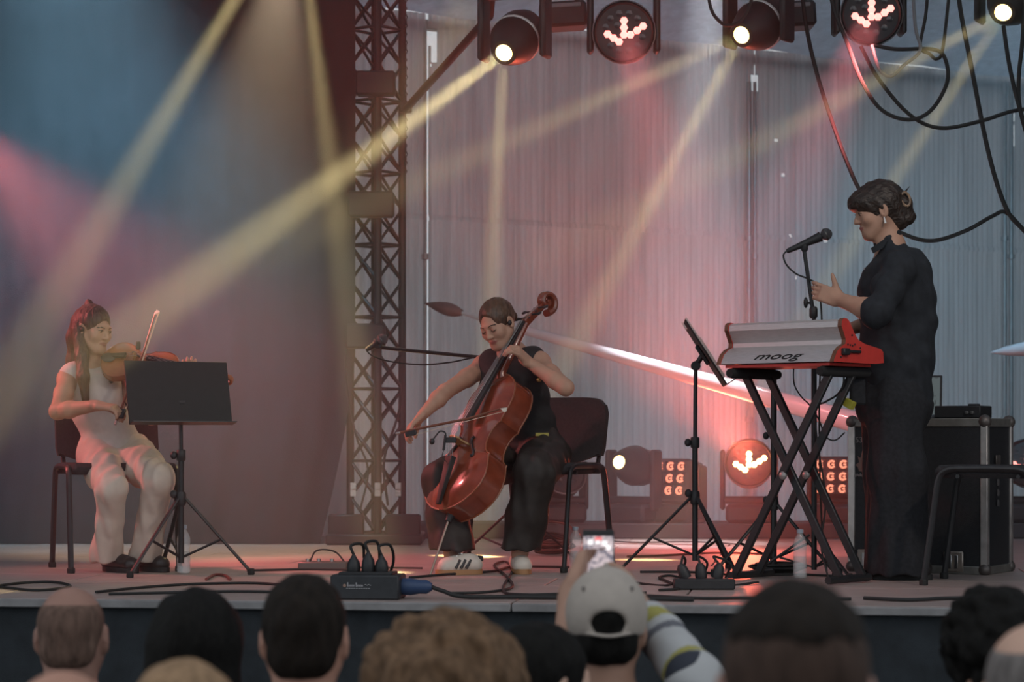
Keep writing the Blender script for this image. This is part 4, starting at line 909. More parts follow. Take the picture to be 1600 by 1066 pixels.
# ------------------------------------------------------------------ violin family
def fiddle(t, O, a, nrm, L, rib, k, var, varied=True):
    """body of a violin or cello: O bottom of the body, a axis, nrm out of the top plate, L body length"""
    a = Vector(a).normalized(); nrm = Vector(nrm); nrm = (nrm - a * nrm.dot(a)).normalized(); b = a.cross(nrm)
    OUT = [(0, .02), (.006, .06), (.025, .125), (.06, .19), (.11, .245), (.17, .282), (.235, .292), (.30, .278), (.35, .254), (.385, .236), (.395, .240), (.405, .215), (.43, .182), (.48, .156), (.53, .150), (.58, .160), (.62, .186), (.638, .212), (.65, .206), (.69, .212), (.75, .226), (.81, .228), (.87, .212), (.92, .182), (.96, .135), (.985, .085), (1.0, .035)]
    def pt(y, x, z): return O + a * y * L + b * x * L + nrm * z
    M = 12; vs = []; fs = []; n = len(OUT); row = 2 * (M + 1)
    for y, w in OUT:
        for side in (1, -1):
            for i in range(M + 1):
                u = i / M * 2 - 1; arch = .14 * rib + .018 * L
                ed = min(1, (1 - abs(u)) * 2.2) * min(1, y * 8, (1 - y) * 8)
                vs.append(pt(y, u * w, side * (rib / 2 + arch * math.sin(ed * math.pi / 2) ** 1.3 * (1 - .3 * u * u))))
    for j in range(n - 1):
        for s_, of in ((1, 0), (-1, M + 1)):
            for i in range(M):
                q = (j * row + of + i, j * row + of + i + 1, (j + 1) * row + of + i + 1, (j + 1) * row + of + i); fs.append(q if s_ > 0 else q[::-1])
        for i0, fl in ((0, 0), (M, 1)):
            q = (j * row + i0, (j + 1) * row + i0, (j + 1) * row + M + 1 + i0, j * row + M + 1 + i0); fs.append(q if not fl else q[::-1])
    fs.append(tuple(range(0, M + 1)) + tuple(range(2 * M + 1, M, -1))); o_ = (n - 1) * row; fs.append(tuple(o_ + x for x in (tuple(range(M, -1, -1)) + tuple(range(M + 1, 2 * M + 2)))))
    body = MB().add(vs, fs).build('body', var, t, angle=50)
    for s_ in (1, -1):
        for zz in (1, -1):
            MB().tube([pt(y, s_ * (w + .004), zz * rib / 2) for y, w in OUT], .0042 * k, 6).build('edge', mat('light_edge', (.27, .085, .035), .3, coat=.6), body)
    zt = rib / 2 + (.14 * rib + .018 * L) * .96
    for s_ in (1, -1):
        c = [pt(.50, s_ * .072, zt + .003), pt(.49, s_ * .060, zt + .003), pt(.465, s_ * .064, zt + .003), pt(.43, s_ * .092, zt + .001 * k), pt(.395, s_ * .122, zt - .002 * k), pt(.37, s_ * .130, zt - .003 * k), pt(.36, s_ * .12, zt - .001 * k)]
        MB().tube([p + nrm * .003 * k for p in spline(c, 4)], .0078 * k, 6).build('f_hole', BLKP, body)
    W = .034 * k
    zb = rib / 2 + .016 * L * 1.6 + .05 * k
    nut = pt(1.0, 0, 0) + a * .30 * k * 1.0 + nrm * (rib / 2 + .012 * k); fb0 = pt(.60, 0, rib / 2 + .075 * k)
    if not varied: nut = pt(1.0, 0, 0) + a * .29 * k + nrm * (rib / 2 + .01 * k)
    df = (nut - fb0); R = Matrix((b, df.normalized().cross(b) * -1, df.normalized())).transposed()
    MB().box((nut + fb0) / 2, (.026 * k, .011 * k, df.length / 2), R, .62, bev=.003 * k).build('fingerboard', mat('ebony', (.018, .017, .017), .35), t)
    MB().tube([pt(.97, 0, rib / 2 - .02 * k), pt(1.0, 0, rib / 2 + .005 * k), nut - nrm * .018 * k], [.034 * k, .023 * k, .019 * k], 10).build('neck', var, t)
    pb0 = nut; pd = (a * .93 - nrm * .36).normalized(); pb1 = nut + pd * .14 * k
    MB().box((pb0 + pb1) / 2 - nrm * .012 * k, (.020 * k, .020 * k, .075 * k), frame(pd, b), .8, bev=.006 * k).build('pegbox', var, t)
    sc = pb1 + pd * .035 * k - nrm * .012 * k; e2 = pd.cross(b); e2 = e2 if e2.dot(nrm) > 0 else -e2
    pts = []; rs = []
    for i in range(44):
        th = i / 43 * 4.4 * math.pi / 2 * 1.15 - 2.2; r = (.056 - .048 * i / 43) * k
        pts.append(sc + (pd * math.cos(th) * 1.0 + e2 * math.sin(th)) * r); rs.append((.018 - .009 * i / 43) * k)
    sp = MB()
    for off in (-.010, 0, .010): sp.tube([p + b * off * k * (1 + .9 * i / 43) for i, p in enumerate(pts)], rs, 8)
    sp.build('scroll', var, t)
    MB().lathe([(.010 * k, -.030 * k), (.013 * k, -.024 * k), (.013 * k, .024 * k), (.010 * k, .030 * k)], sc, frame(b), 12).build('scroll_eye', var, t)
    for i in range(4):
        p = pb0.lerp(pb1, .2 + .2 * i); s_ = 1 if i % 2 else -1
        MB().tube([p - b * s_ * .022 * k, p + b * s_ * .06 * k], .005 * k, 6).build('peg', BLKP, t); MB().ball(p + b * s_ * .072 * k, (.016 * k, .006 * k, .013 * k), 10, frame(pd, b)).build('peg', BLKP, t)
    br = pt(.445, 0, zt); bt = br + nrm * .085 * k
    MB().prism([(-.045, 0), (-.03, .05), (-.036, .07), (-.02, .088), (0, .094), (.02, .088), (.036, .07), (.03, .05), (.045, 0), (.015, .02), (-.015, .02)], br, b * k, nrm * k, a, .008 * k).build('bridge', mat('maple', (.42, .25, .11), .5), t)
    tp0, tp1 = pt(.015, 0, rib / 2 + .03 * k), pt(.33, 0, zt + .045 * k)
    dt = tp1 - tp0; MB().box((tp0 + tp1) / 2, (.014 * k, .008 * k, dt.length / 2), frame(dt, b), 1.9, bev=.003 * k).build('tailpiece', mat('ebony', (.018, .017, .017), .35), t)
    for i in range(4):
        x = (i - 1.5); st = MB().tube([tp1 + b * x * .012 * k + nrm * .008 * k, bt + b * x * .016 * k + nrm * .006 * k, nut + b * x * .007 * k + nrm * .013 * k], .0011 * k ** .5, 5).build('string', STEEL, t)
    return a, nrm, b, pt, bt, nut
def bow(tail, tip, hair_side, label, k=1.0):
    tail = Vector(tail); tip = Vector(tip); d = (tip - tail).normalized(); h = Vector(hair_side); h = (h - d * h.dot(d)).normalized(); L = (tip - tail).length
    t = wthing('instrument_bow', tail, label, 'bow', 'bows of the string players')
    MB().tube([tail, tail + d * L * .3 + h * .004, tail + d * L * .65 + h * .010, tip], [.0052 * k, .005 * k, .0045 * k, .0032 * k], 8).build('stick', mat('bow_wood', (.17, .06, .03), .35, coat=.5), t)
    f = tail + d * .045 + h * .014; MB().box(f, (.007, .012, .026), frame(d, d.cross(h)), bev=.003).build('frog', BLKP, t)
    MB().tube([tail - d * .022, tail - d * .001], .0055, 8).build('screw', STEEL, t)
    MB().box((f + h * .010 + tip + h * .016) / 2, (.0045, .0010, ((tip + h * .016) - (f + h * .010)).length / 2), frame((tip + h * .016) - (f + h * .010), d.cross(h))).build('bow_hair', mat('horse_hair', (.72, .64, .50), .6), t)
    MB().prism([(-.018, 0), (.012, .002), (.006, .018), (-.004, .020)], tip, d, h, d.cross(h), .008).build('tip', mat('ivory_tip', (.75, .7, .62), .4), t)
    return t
VARN = mat('cello_varnish', (.22, .045, .020), .26, 0, .20, 6, coat=1.0, stretch=(3, 3, 3)); VARV = mat('violin_varnish', (.33, .105, .035), .3, 0, .18, 12, coat=.7)
# ================================================================== cellist
cel = wthing('person', (.10, 10.4, 0), 'seated cellist in black sleeveless top and wide dark trousers, playing', 'person')
shR, shL = P(757, 573, 10.42), P(842, 568, 10.26); elR, elL = P(695, 613, 10.20), P(884, 606, 10.0); wrR, wrL = P(661, 648, 10.06), P(826, 566, 10.10)
hpR, hpL = P(806, 712, 10.50), P(852, 712, 10.40); knR, knL = P(693, 748, 10.08), P(836, 738, 9.98); anR, anL = P(707, 868, 10.02), P(812, 866, 10.06)
nk = P(802, 556, 10.34); che = P(802, 605, 10.37); wai = P(824, 668, 10.44)
H = Head(P(777, 507, 10.22), (-.50, -.72, -.46), (-.38, -.25, .88), .92)
lo, hi = box_of([shR, shL, elR, elL, wrR, P(620, 690, 9.9), hpR, hpL, knR, knL, anR, anL, H.w(0, 0, .13)], .14); lo[2] = .0
S = SDF(lo, hi, .0048)
H.add(S, nk, .050)
S.cap(nk, che, .06, .10, .04); S.ell(che, (.145, .10, .15), Matrix.Rotation(.3, 3, 'Z'), .04); S.cap(che, wai, .115, .105, .05); S.cap(wai, (hpR + hpL) / 2, .11, .13, .05); S.cap(shR, shL, .052, .052, .04); S.cap(nk, shR, .045, .045, .03); S.cap(nk, shL, .045, .045, .03)
S.chain([shR, shR.lerp(elR, .45), elR, elR.lerp(wrR, .3), wrR], [.046, .040, .034, .036, .023], .02); S.chain([shL, shL.lerp(elL, .45), elL, elL.lerp(wrL, .3), wrL], [.046, .040, .034, .036, .023], .02)
S.chain([hpR, knR, anR], [.085, .058, .038], .03); S.chain([hpL, knL, anL], [.085, .058, .038], .03)
hand(S, wrR, P(636, 672, 10.0) - wrR, vec(.35, -.25, -.9), 1, (.35, .55, .45), .98, .01, .5)
hand(S, wrL, P(796, 536, 10.02) - wrL, vec(-.55, .45, -.6), -1, ((.35, .8, .7), (.5, .85, .7), (.65, .85, .7), (.8, .85, .7)), .95, .05, .2, tdir=vec(-.35, .9, .25))
S.build('body', [SKIN, LIP], cel, H.lips)
H.brows(cel, 0, True)
# hair drawn back into a low bun
lo, hi = box_of([H.c], .17); S = SDF(lo, hi, .004)
H.e(S, (0, -.022, .034), (.081, .101, .092), .01); H.e(S, (0, -.118, -.012), (.034, .030, .034), .012)
H.e(S, (0, .116, .0), (.071, .068, .110), .012, 'sub'); H.e(S, (.088, .012, -.030), (.022, .036, .040), .008, 'sub'); H.e(S, (-.088, .012, -.030), (.022, .036, .040), .008, 'sub'); H.e(S, (0, -.02, -.13), (.09, .085, .075), .01, 'sub')
S.fold(.0016, [(160, 60, 40), (-120, 150, 70)], 3)
HAIRB = mat('brown_hair', (.085, .045, .026), .42, 0, .55, 110, stretch=(1, .25, .25), spec=.5, bump=.7, bscale=130); S.build('hair', HAIRB, cel)
MB().ball(H.w(.078, .004, -.006), (.010, .012, .012)).build('ear_monitor', BLKP, cel)
# top
TOP = mat('black_top_cloth', (.020, .019, .021), .8, 0, .3, 40, bump=.3, bscale=500)
lo, hi = box_of([shR, shL, che, wai, hpR, hpL], .22); S = SDF(lo, hi, .005)
Rz = Matrix.Rotation(.3, 3, 'Z')
S.ell(che, (.160, .116, .165), Rz, .03); S.cap(che, wai, .130, .122, .05); S.cap(wai, wai.lerp((hpR + hpL) / 2, .6), .125, .145, .05); S.cap(shR.lerp(nk, .25), shL.lerp(nk, .25), .058, .058, .05); S.cap(shR.lerp(nk, .25), che, .06, .09, .04); S.cap(shL.lerp(nk, .25), che, .06, .09, .04)
S.ell(nk + Z3 * .035, (.066, .066, .055), None, .015, 'sub')
S.fold(.006, [(10, 10, 70), (40, 20, 45), (-35, 10, 60)], 5); top = S.build('top', TOP, cel)
MB().ball(P(842, 594, 10.17), .011, 10).build('brass_button', mat('brass', (.6, .42, .15), .3, .9), top)
MB().box(P(847, 679, 10.26), (.030, .004, .007), Matrix.Rotation(.2, 3, 'Z')).build('yellow_tab', mat('yellow_tab', (.55, .48, .10), .6), top)
# trousers
TRO = mat('dark_trouser_cloth', (.026, .020, .017), .62, 0, .25, 30, bump=.2, bscale=400)
lo, hi = box_of([hpR, hpL, knR, knL, anR, anL], .20); lo[2] = .05; S = SDF(lo, hi, .0055)
S.cap(wai - Z3 * .04, (hpR + hpL) / 2, .125, .150, .04)
S.chain([hpR, hpR.lerp(knR, .5), knR, knR.lerp(anR, .5), anR + Z3 * .01], [.118, .098, .086, .092, .102], .03); S.chain([hpL, hpL.lerp(knL, .5), knL, knL.lerp(anL, .5), anL + Z3 * .01], [.118, .104, .092, .090, .090], .03)
S.cut((0, 0, .105), (0, 0, -1))
S.fold(.010, [(55, 40, 6), (-65, 35, 12), (75, -30, 16), (20, 40, 36)], 11); S.build('trousers', TRO, cel)
WSH = mat('white_leather', (.66, .60, .52), .5, 0, .06, 30); GUM = mat('gum_sole', (.42, .22, .10), .5)
sk, d_, n_ = shoe('shoe', WSH, P(754, 690, 9.98), P(680, 690, 9.92), cel, .044, .062, GUM)
hl = P(754, 690, 9.98); hl.z = 0
for i in range(3):
    q = hl + d_ * (.085 + i * .024) + n_ * (-.043 if n_.y > 0 else .043); MB().tube([q + Z3 * .030, q - d_ * .022 + Z3 * .066 - (n_ * (-.007 if n_.y > 0 else .007))], .0068, 6).build('dark_stripe', BLKP, sk)
MB().box(hl + d_ * .015 + Z3 * .070, (.012, .028, .012), frame(Z3, d_), bev=.004).build('heel_tab', BLKP, sk)
b = MB()
for i in range(4): b.tube([hl + d_ * (.10 + i * .022) + n_ * .022 + Z3 * (.092 - i * .010), hl + d_ * (.10 + i * .022) - n_ * .022 + Z3 * (.092 - i * .010)], .004, 6)
b.build('laces', WHITE, sk)
sk, d_, n_ = shoe('shoe', WSH, P(808, 690, 10.18), P(819, 690, 9.94), cel, .045, .062, GUM)
b = MB(); hl = P(808, 690, 10.18); hl.z = 0
for i in range(4): b.tube([hl + d_ * (.10 + i * .022) + n_ * .024 + Z3 * (.092 - i * .010), hl + d_ * (.10 + i * .022) - n_ * .024 + Z3 * (.092 - i * .010)], .004, 6)
b.build('laces', WHITE, sk)
# cello, its bow, its clip microphone
cO, cS = P(704, 806, 9.93), P(850, 476, 10.32)
ax = (cS - cO); CLn = ax.length; a_ = ax.normalized(); kc = CLn / 1.20
n0 = (-Y3 + a_ * a_.y); n0 = n0.normalized(); b0 = a_.cross(n0); b0 = b0 if b0.x > 0 else -b0
ph = math.radians(57); nn = n0 * math.cos(ph) - b0 * math.sin(ph)
cello = wthing('cello', (P(672, 690, 9.86).x, 9.86, 0), 'glossy red-brown cello held by the seated cellist', 'cello')
a_, nn, bb, cpt, cbt, cnut = fiddle(cello, cO, a_, nn, .755 * kc, .118 * kc, kc, VARN)
tipf = P(672, 690, 9.86); tipf.z = .004
MB().tube([cO + a_ * .01, cO - a_ * .03], [.022, .014], 10).build('end_button', BLKP, cello); MB().tube([cO - a_ * .02, tipf], .0055, 8).build('endpin', mat('endpin_steel', (.30, .24, .2), .35, .8), cello)
bow(P(626, 676, 9.97), P(788, 637, 9.84), Vector((.1, .0, -1)), 'long bow drawn across the cello', 1.15)
q = cpt(.40, .30 if (cpt(.4, .3, 0).x < cpt(.4, -.3, 0).x) else -.30, .06 * kc); t = wthing('clip_microphone', q, 'small clip-on gooseneck microphone at the edge of the cello', 'microphone')
q1, q2 = P(690, 688, 9.86), P(678, 690, 9.84)
MB().box(P(704, 688, 9.87), (.026, .010, .012), bev=.004).build('clamp', BLKP, t); MB().tube(spline([P(695, 688, 9.86), P(696, 677, 9.86), P(688, 674, 9.86), P(682, 680, 9.85), P(676, 688, 9.84)]), .0035, 6).build('gooseneck', BLKP, t)
MB().ball(P(675, 690, 9.84), (.012, .012, .014)).build('capsule', BLKP, t); MB().tube([P(696, 680, 9.86), P(693, 704, 9.86)], .0055, 8).build('preamp', BLKP, t); MB().tube(spline([P(693, 704, 9.86), P(691, 715, 9.86), P(698, 722, 9.86)]), .002, 5).build('lead', RUB, t)
# ================================================================== violinist
vio = wthing('person', (-1.80, 10.3, 0), 'seated violinist in white sleeveless top and cream trousers', 'person')
shR, shL = P(107, 593, 10.30), P(180, 590, 10.44); elR, elL = P(90, 643, 10.08), P(236, 650, 10.26); wrR, wrL = P(152, 634, 9.94), P(287, 612, 10.24)
hpR, hpL = P(155, 712, 10.40), P(206, 712, 10.42); knR, knL = P(174, 766, 10.00), P(248, 750, 10.04); anR, anL = P(166, 866, 10.14), P(226, 868, 10.18)
nk = P(141, 566, 10.36); che = P(147, 618, 10.37); wai = P(168, 672, 10.40)
H = Head(P(146, 515, 10.32), (.80, -.56, -.20), (.06, .0, 1), .92)
lo, hi = box_of([shR, shL, elR, elL, wrR, P(205, 640, 9.85), P(310, 550, 10.1), hpR, hpL, knR, knL, anR, anL, H.w(0, 0, .13)], .13); lo[2] = .0
S = SDF(lo, hi, .0048)
H.add(S, nk, .047)
S.cap(nk, che, .055, .10, .04); S.ell(che, (.125, .09, .14), Matrix.Rotation(-.35, 3, 'Z'), .03); S.cap(che, wai, .09, .085, .04); S.cap(wai, (hpR + hpL) / 2, .09, .11, .04); S.cap(shR, shL, .044, .044, .04); S.cap(nk, shR, .04, .045, .03); S.cap(nk, shL, .04, .045, .03)
S.chain([shR, shR.lerp(elR, .45), elR, elR.lerp(wrR, .3), wrR], [.045, .041, .035, .036, .023], .02); S.chain([shL, elL, wrL], [.048, .038, .025], .02)
S.chain([hpR, knR, anR], [.07, .048, .036], .03); S.chain([hpL, knL, anL], [.07, .048, .036], .03)
hand(S, wrR, P(192, 640, 9.90) - wrR, vec(.25, .1, -1), -1, (.45, .75, .55), .95, .01, .5)
hand(S, wrL, P(299, 556, 10.22) - wrL, vec(-.3, .8, .2), 1, (.15, .25, .3), .95, .05, .3)
S.build('body', [SKIN, LIP], vio, H.lips)
H.brows(vio, -.004)
# hair: half up, long behind and one lock over the shoulder
HAIRV = mat('dark_brown_hair', (.070, .036, .025), .45, 0, .5, 100, stretch=(1, 1, .12), spec=.5, bump=.7, bscale=130)
lo, hi = box_of([H.c + Z3 * .12, P(104, 600, 10.4), P(150, 632, 10.2)], .10); S = SDF(lo, hi, .0042)
H.e(S, (0, -.020, .034), (.081, .100, .091), .01); H.e(S, (0, -.055, -.02), (.070, .062, .10), .03)
H.e(S, (0, .105, -.032), (.068, .068, .100), .012, 'sub'); H.e(S, (-.084, .014, -.018), (.022, .026, .040), .006, 'sub')
S.chain([H.w(0, -.085, .02), H.w(.0, -.105, -.06), P(117, 565, 10.40), P(110, 605, 10.42)], [.045, .042, .036, .018], .03)
S.chain([H.w(-.070, -.035, -.01), P(128, 556, 10.26), P(130, 590, 10.22), P(134, 626, 10.22)], [.028, .030, .027, .016], .02)
H.e(S, (0, -.062, .118), (.020, .020, .024), .012)
S.fold(.0014, [(230, 120, 8), (-210, 160, 12)], 4); S.build('hair', HAIRV, vio)
MB().lathe([(.016, -.006), (.019, 0), (.016, .006)], H.w(0, -.060, .108), frame(H.u), 12).build('hair_tie', BLKP, vio)
MB().ball(H.w(-.080, .006, -.004), (.010, .010, .011)).build('ear_monitor', BLKP, vio); MB().lathe([(.006, -.002), (.008, 0), (.006, .002)], H.w(-.078, .0, -.045), frame(H.l), 10).build('earring', mat('gold', (.7, .5, .25), .3, .9), vio)
WTOP_ = mat('off_white_cloth', (.66, .60, .55), .8, 0, .06, 30, bump=.2, bscale=400)
lo, hi = box_of([shR, shL, che, wai, hpR, hpL], .22); S = SDF(lo, hi, .005); Rz = Matrix.Rotation(-.35, 3, 'Z')
S.ell(che, (.137, .106, .155), Rz, .03); S.cap(che, wai, .110, .106, .05); S.cap(wai, wai.lerp((hpR + hpL) / 2, .75), .112, .138, .05); S.cap(shR.lerp(nk, .22), shL.lerp(nk, .25), .052, .052, .04); S.cap(shR.lerp(nk, .25), che, .055, .09, .04); S.cap(nk, nk + Z3 * .025, .056, .054, .02)
S.fold(.007, [(10, 10, 60), (40, 20, -35), (-35, 10, 48)], 8); S.build('top', WTOP_, vio)
CREAM = mat('cream_trouser_cloth', (.62, .53, .45), .75, 0, .07, 20, bump=.15, bscale=400)
lo, hi = box_of([hpR, hpL, knR, knL, anR, anL], .20); lo[2] = .02; S = SDF(lo, hi, .005)
S.cap(wai - Z3 * .06, (hpR + hpL) / 2, .116, .140, .04)
S.chain([hpR, hpR.lerp(knR, .5), knR, knR.lerp(anR, .5), anR], [.104, .086, .067, .058, .074], .025); S.chain([hpL, hpL.lerp(knL, .5), knL, knL.lerp(anL, .5), anL], [.104, .088, .069, .060, .072], .025)
S.cut((0, 0, .045), (0, 0, -1))
S.fold(.009, [(60, 40, 6), (-75, 45, 10), (85, -30, 14), (20, 40, 34)], 21); S.build('trousers', CREAM, vio)
shoe('shoe', mat('black_leather', (.02, .018, .018), .4), P(162, 690, 10.24), P(214, 690, 10.04), vio, .040, .05)
shoe('shoe', mat('black_leather', (.02, .018, .018), .4), P(212, 690, 10.30), P(262, 690, 10.10), vio, .040, .05)
vO, vS = P(161, 562, 10.29), P(357, 589, 10.19); va = (vS - vO).normalized()
vn = Vector((-.10, -.73, .66)); violin = wthing('violin', vO, 'orange-brown violin under the chin of the violinist', 'violin'); kv = .50
fiddle(violin, vO, va, vn, .356, .032, kv, VARV, False)
nv = (vn - va * vn.dot(va)).normalized(); bv = va.cross(nv)
MB().ball(vO + va * .035 + nv * .034 - bv * (.012 if bv.z > 0 else -.012), (.034, .028, .010), 12, Matrix((va, bv, nv)).transposed()).build('chin_rest', BLKP, violin)
MB().tube(spline([vO + va * .06 - nv * .04 - bv * .09, vO + va * .07 - nv * .055, vO + va * .06 - nv * .04 + bv * .09]), .010, 8).build('shoulder_rest', BLKP, violin)
MB().box(P(216, 540, 10.14), (.010, .010, .018), bev=.004).build('pickup', BLKP, violin)
bow(P(182, 658, 9.88), P(243, 488, 10.34), Vector((.9, .2, .3)), 'upright bow in the right hand of the violinist')
# ================================================================== singer
sin = wthing('person', (1.65, 9.68, 0), 'standing singer in black shirt and wide black trousers, facing left', 'person')
shN, shF = P(1404, 418, 9.51), P(1390, 416, 9.85); elN, elF = P(1368, 488, 9.43), P(1372, 500, 9.89); wrN, wrF = P(1312, 468, 9.57), P(1330, 514, 9.83)
nk = P(1392, 388, 9.68); che = P(1394, 455, 9.68); wai = P(1396, 560, 9.68); hip = P(1398, 630, 9.68)
H = Head(P(1371, 330, 9.68), (-.95, -.06, -.24), (-.10, 0, 1), 1.0)
lo, hi = box_of([shN, shF, elN, elF, wrN, P(1262, 450, 9.63), hip, P(1400, 900, 9.68), H.w(0, 0, .13)], .16); lo[2] = .0
S = SDF(lo, hi, .0052)
H.add(S, nk, .048, True)
S.cap(nk, che, .06, .10, .04); S.ell(che, (.11, .15, .16), None, .04); S.cap(che, wai, .115, .11, .05); S.cap(wai, hip, .12, .14, .05); S.cap(shN, shF, .05, .05, .04)
S.chain([shN, elN, elN.lerp(wrN, .3), wrN], [.052, .042, .043, .027], .02); S.chain([shF, elF, wrF], [.05, .04, .026], .02)
for y in (9.59, 9.77): S.chain([vec(hip.x, y, hip.z), vec(hip.x, y, .45), vec(hip.x + .02, y, .08)], [.09, .06, .04], .03)
hand(S, wrN, P(1268, 452, 9.62) - wrN, vec(-.1, .95, .1), 1, ((.25, .4, .3), (.4, .5, .4), (.5, .55, .4), (.6, .6, .4)), 1.0, .05, .15, tdir=vec(-.30, .0, 1))
hand(S, wrF, P(1300, 524, 9.79) - wrF, vec(0, 0, -1), 1, (.3, .35, .3), .95)
S.build('body', [SKIN, LIP], sin, H.lips)
H.brows(sin, 0)
HAIRS = mat('dark_hair', (.034, .022, .017), .45, 0, .5, 100, stretch=(.3, 1, .5), spec=.45, bump=.7, bscale=130)
lo, hi = box_of([H.c], .20); S = SDF(lo, hi, .0045)
H.e(S, (0, -.020, .034), (.085, .106, .098), .01); H.e(S, (0, .060, .052), (.070, .058, .050), .03)
H.e(S, (0, -.120, .004), (.046, .034, .052), .02); H.e(S, (0, -.125, -.055), (.030, .030, .03), .02); H.e(S, (0, -.075, -.055), (.05, .045, .05), .03)
H.e(S, (0, .118, -.055), (.085, .080, .082), .014, 'sub'); H.e(S, (.088, .014, -.030), (.024, .030, .038), .006, 'sub'); H.e(S, (-.088, .014, -.030), (.024, .030, .038), .006, 'sub')
S.fold(.0024, [(120, 60, 130), (-110, 120, 90)], 6); S.build('hair', HAIRS, sin)
b = MB(); cq = H.w(.046, -.118, .018)
for k in range(14):
    a0, a1 = k * .449, (k + 1) * .449; b.tube([cq + (H.f * math.cos(a) * .018 + H.u * math.sin(a) * .030) for a in (a0, a1)], .0055, 6)
b.build('claw_clip', mat('tortoiseshell', (.30, .20, .13), .25, 0, .5, 60, coat=.6), sin)
for k in range(3): MB().tube([H.w(.01 * k, -.125, .045), H.w(.012 * k + .004, -.140 - .006 * k, .055 + .006 * k)], [.006, .001], 5).build('hair_wisp', HAIRS, sin)
MB().tube([H.w(.080, -.002, -.034), H.w(.084, .0, -.062)], [.003, .006], 8).build('earring', mat('silver_bead', (.7, .66, .62), .3, .7), sin)
SHIRT = mat('black_shirt_cloth', (.017, .020, .026), .82, 0, .25, 40, bump=.3, bscale=500)
lo, hi = box_of([shN, shF, elN, elF, nk, hip], .22); S = SDF(lo, hi, .0055)
S.ell(che, (.125, .185, .17), None, .03); S.cap(che + vec(.01, 0, 0), wai + vec(.01, 0, 0), .145, .150, .05); S.cap(wai + vec(.01, 0, 0), P(1401, 628, 9.68), .150, .150, .05); S.cap(shN, shF, .064, .064, .05); S.cap(nk, nk + vec(-.012, 0, .035), .066, .058, .02)
S.cap(P(1420, 420, 9.68), P(1425, 500, 9.68), .09, .11, .05)
S.chain([shN, shN.lerp(elN, .5)], [.068, .068], .03); S.chain([shF, elF], [.065, .058], .03)
S.cut((0, 0, P(0, 640, 9.68).z), (0, 0, -1)); dsl = (wrN - elN).normalized(); 
S.fold(.008, [(30, 15, 60), (65, -30, 22), (-50, 32, 45), (80, 40, 10)], 31); sh = S.build('shirt', SHIRT, sin)
lo, hi = box_of([shN, elN], .13); S = SDF(lo, hi, .005); S.chain([shN, shN.lerp(elN, .5), elN, elN.lerp(wrN, .35)], [.062, .066, .064, .058], .03); S.cut(elN.lerp(wrN, .14), tuple(dsl)); S.fold(.004, [(20, 15, 40), (45, -20, 12)], 33); S.build('sleeve', SHIRT, sh)
MB().prism([(-.05, 0), (.03, .055), (.05, .05), (.02, .0), (-.035, -.03)], P(1374, 388, 9.62), vec(.72, 0, 0), Z3 * .72, Y3, .012).build('collar', SHIRT, sh)
for k in range(3): MB().lathe([(.005, 0), (.005, .003)], P(1351 - k * 5, 420 + 22 * k, 9.65), frame(vec(-1, -.3, 0)), 8).build('button', mat('pale_button', (.4, .4, .42), .4), sh)
lo, hi = box_of([hip, vec(hip.x, 9.68, .3)], .24); lo[2] = .0; S = SDF(lo, hi, .006)
S.cap(P(1398, 610, 9.68), hip, .140, .162, .03)
for y, dx in ((9.58, .0), (9.78, .01)): S.chain([vec(hip.x - .01, y + .03, hip.z), vec(hip.x - .005 + dx, y, .45), vec(hip.x + .002 + dx, y, .05)], [.115, .115, .128], .05)
S.cut((0, 0, .022), (0, 0, -1)); S.fold(.010, [(45, 30, 3), (-38, 40, 5), (60, -20, 2)], 41); S.build('trousers', BLKC, sin)
for y in (9.57, 9.79): shoe('shoe', mat('black_leather', (.02, .018, .018), .4), (hip.x + .14, y, 0), (hip.x - .11, y, 0), sin, .042, .05)
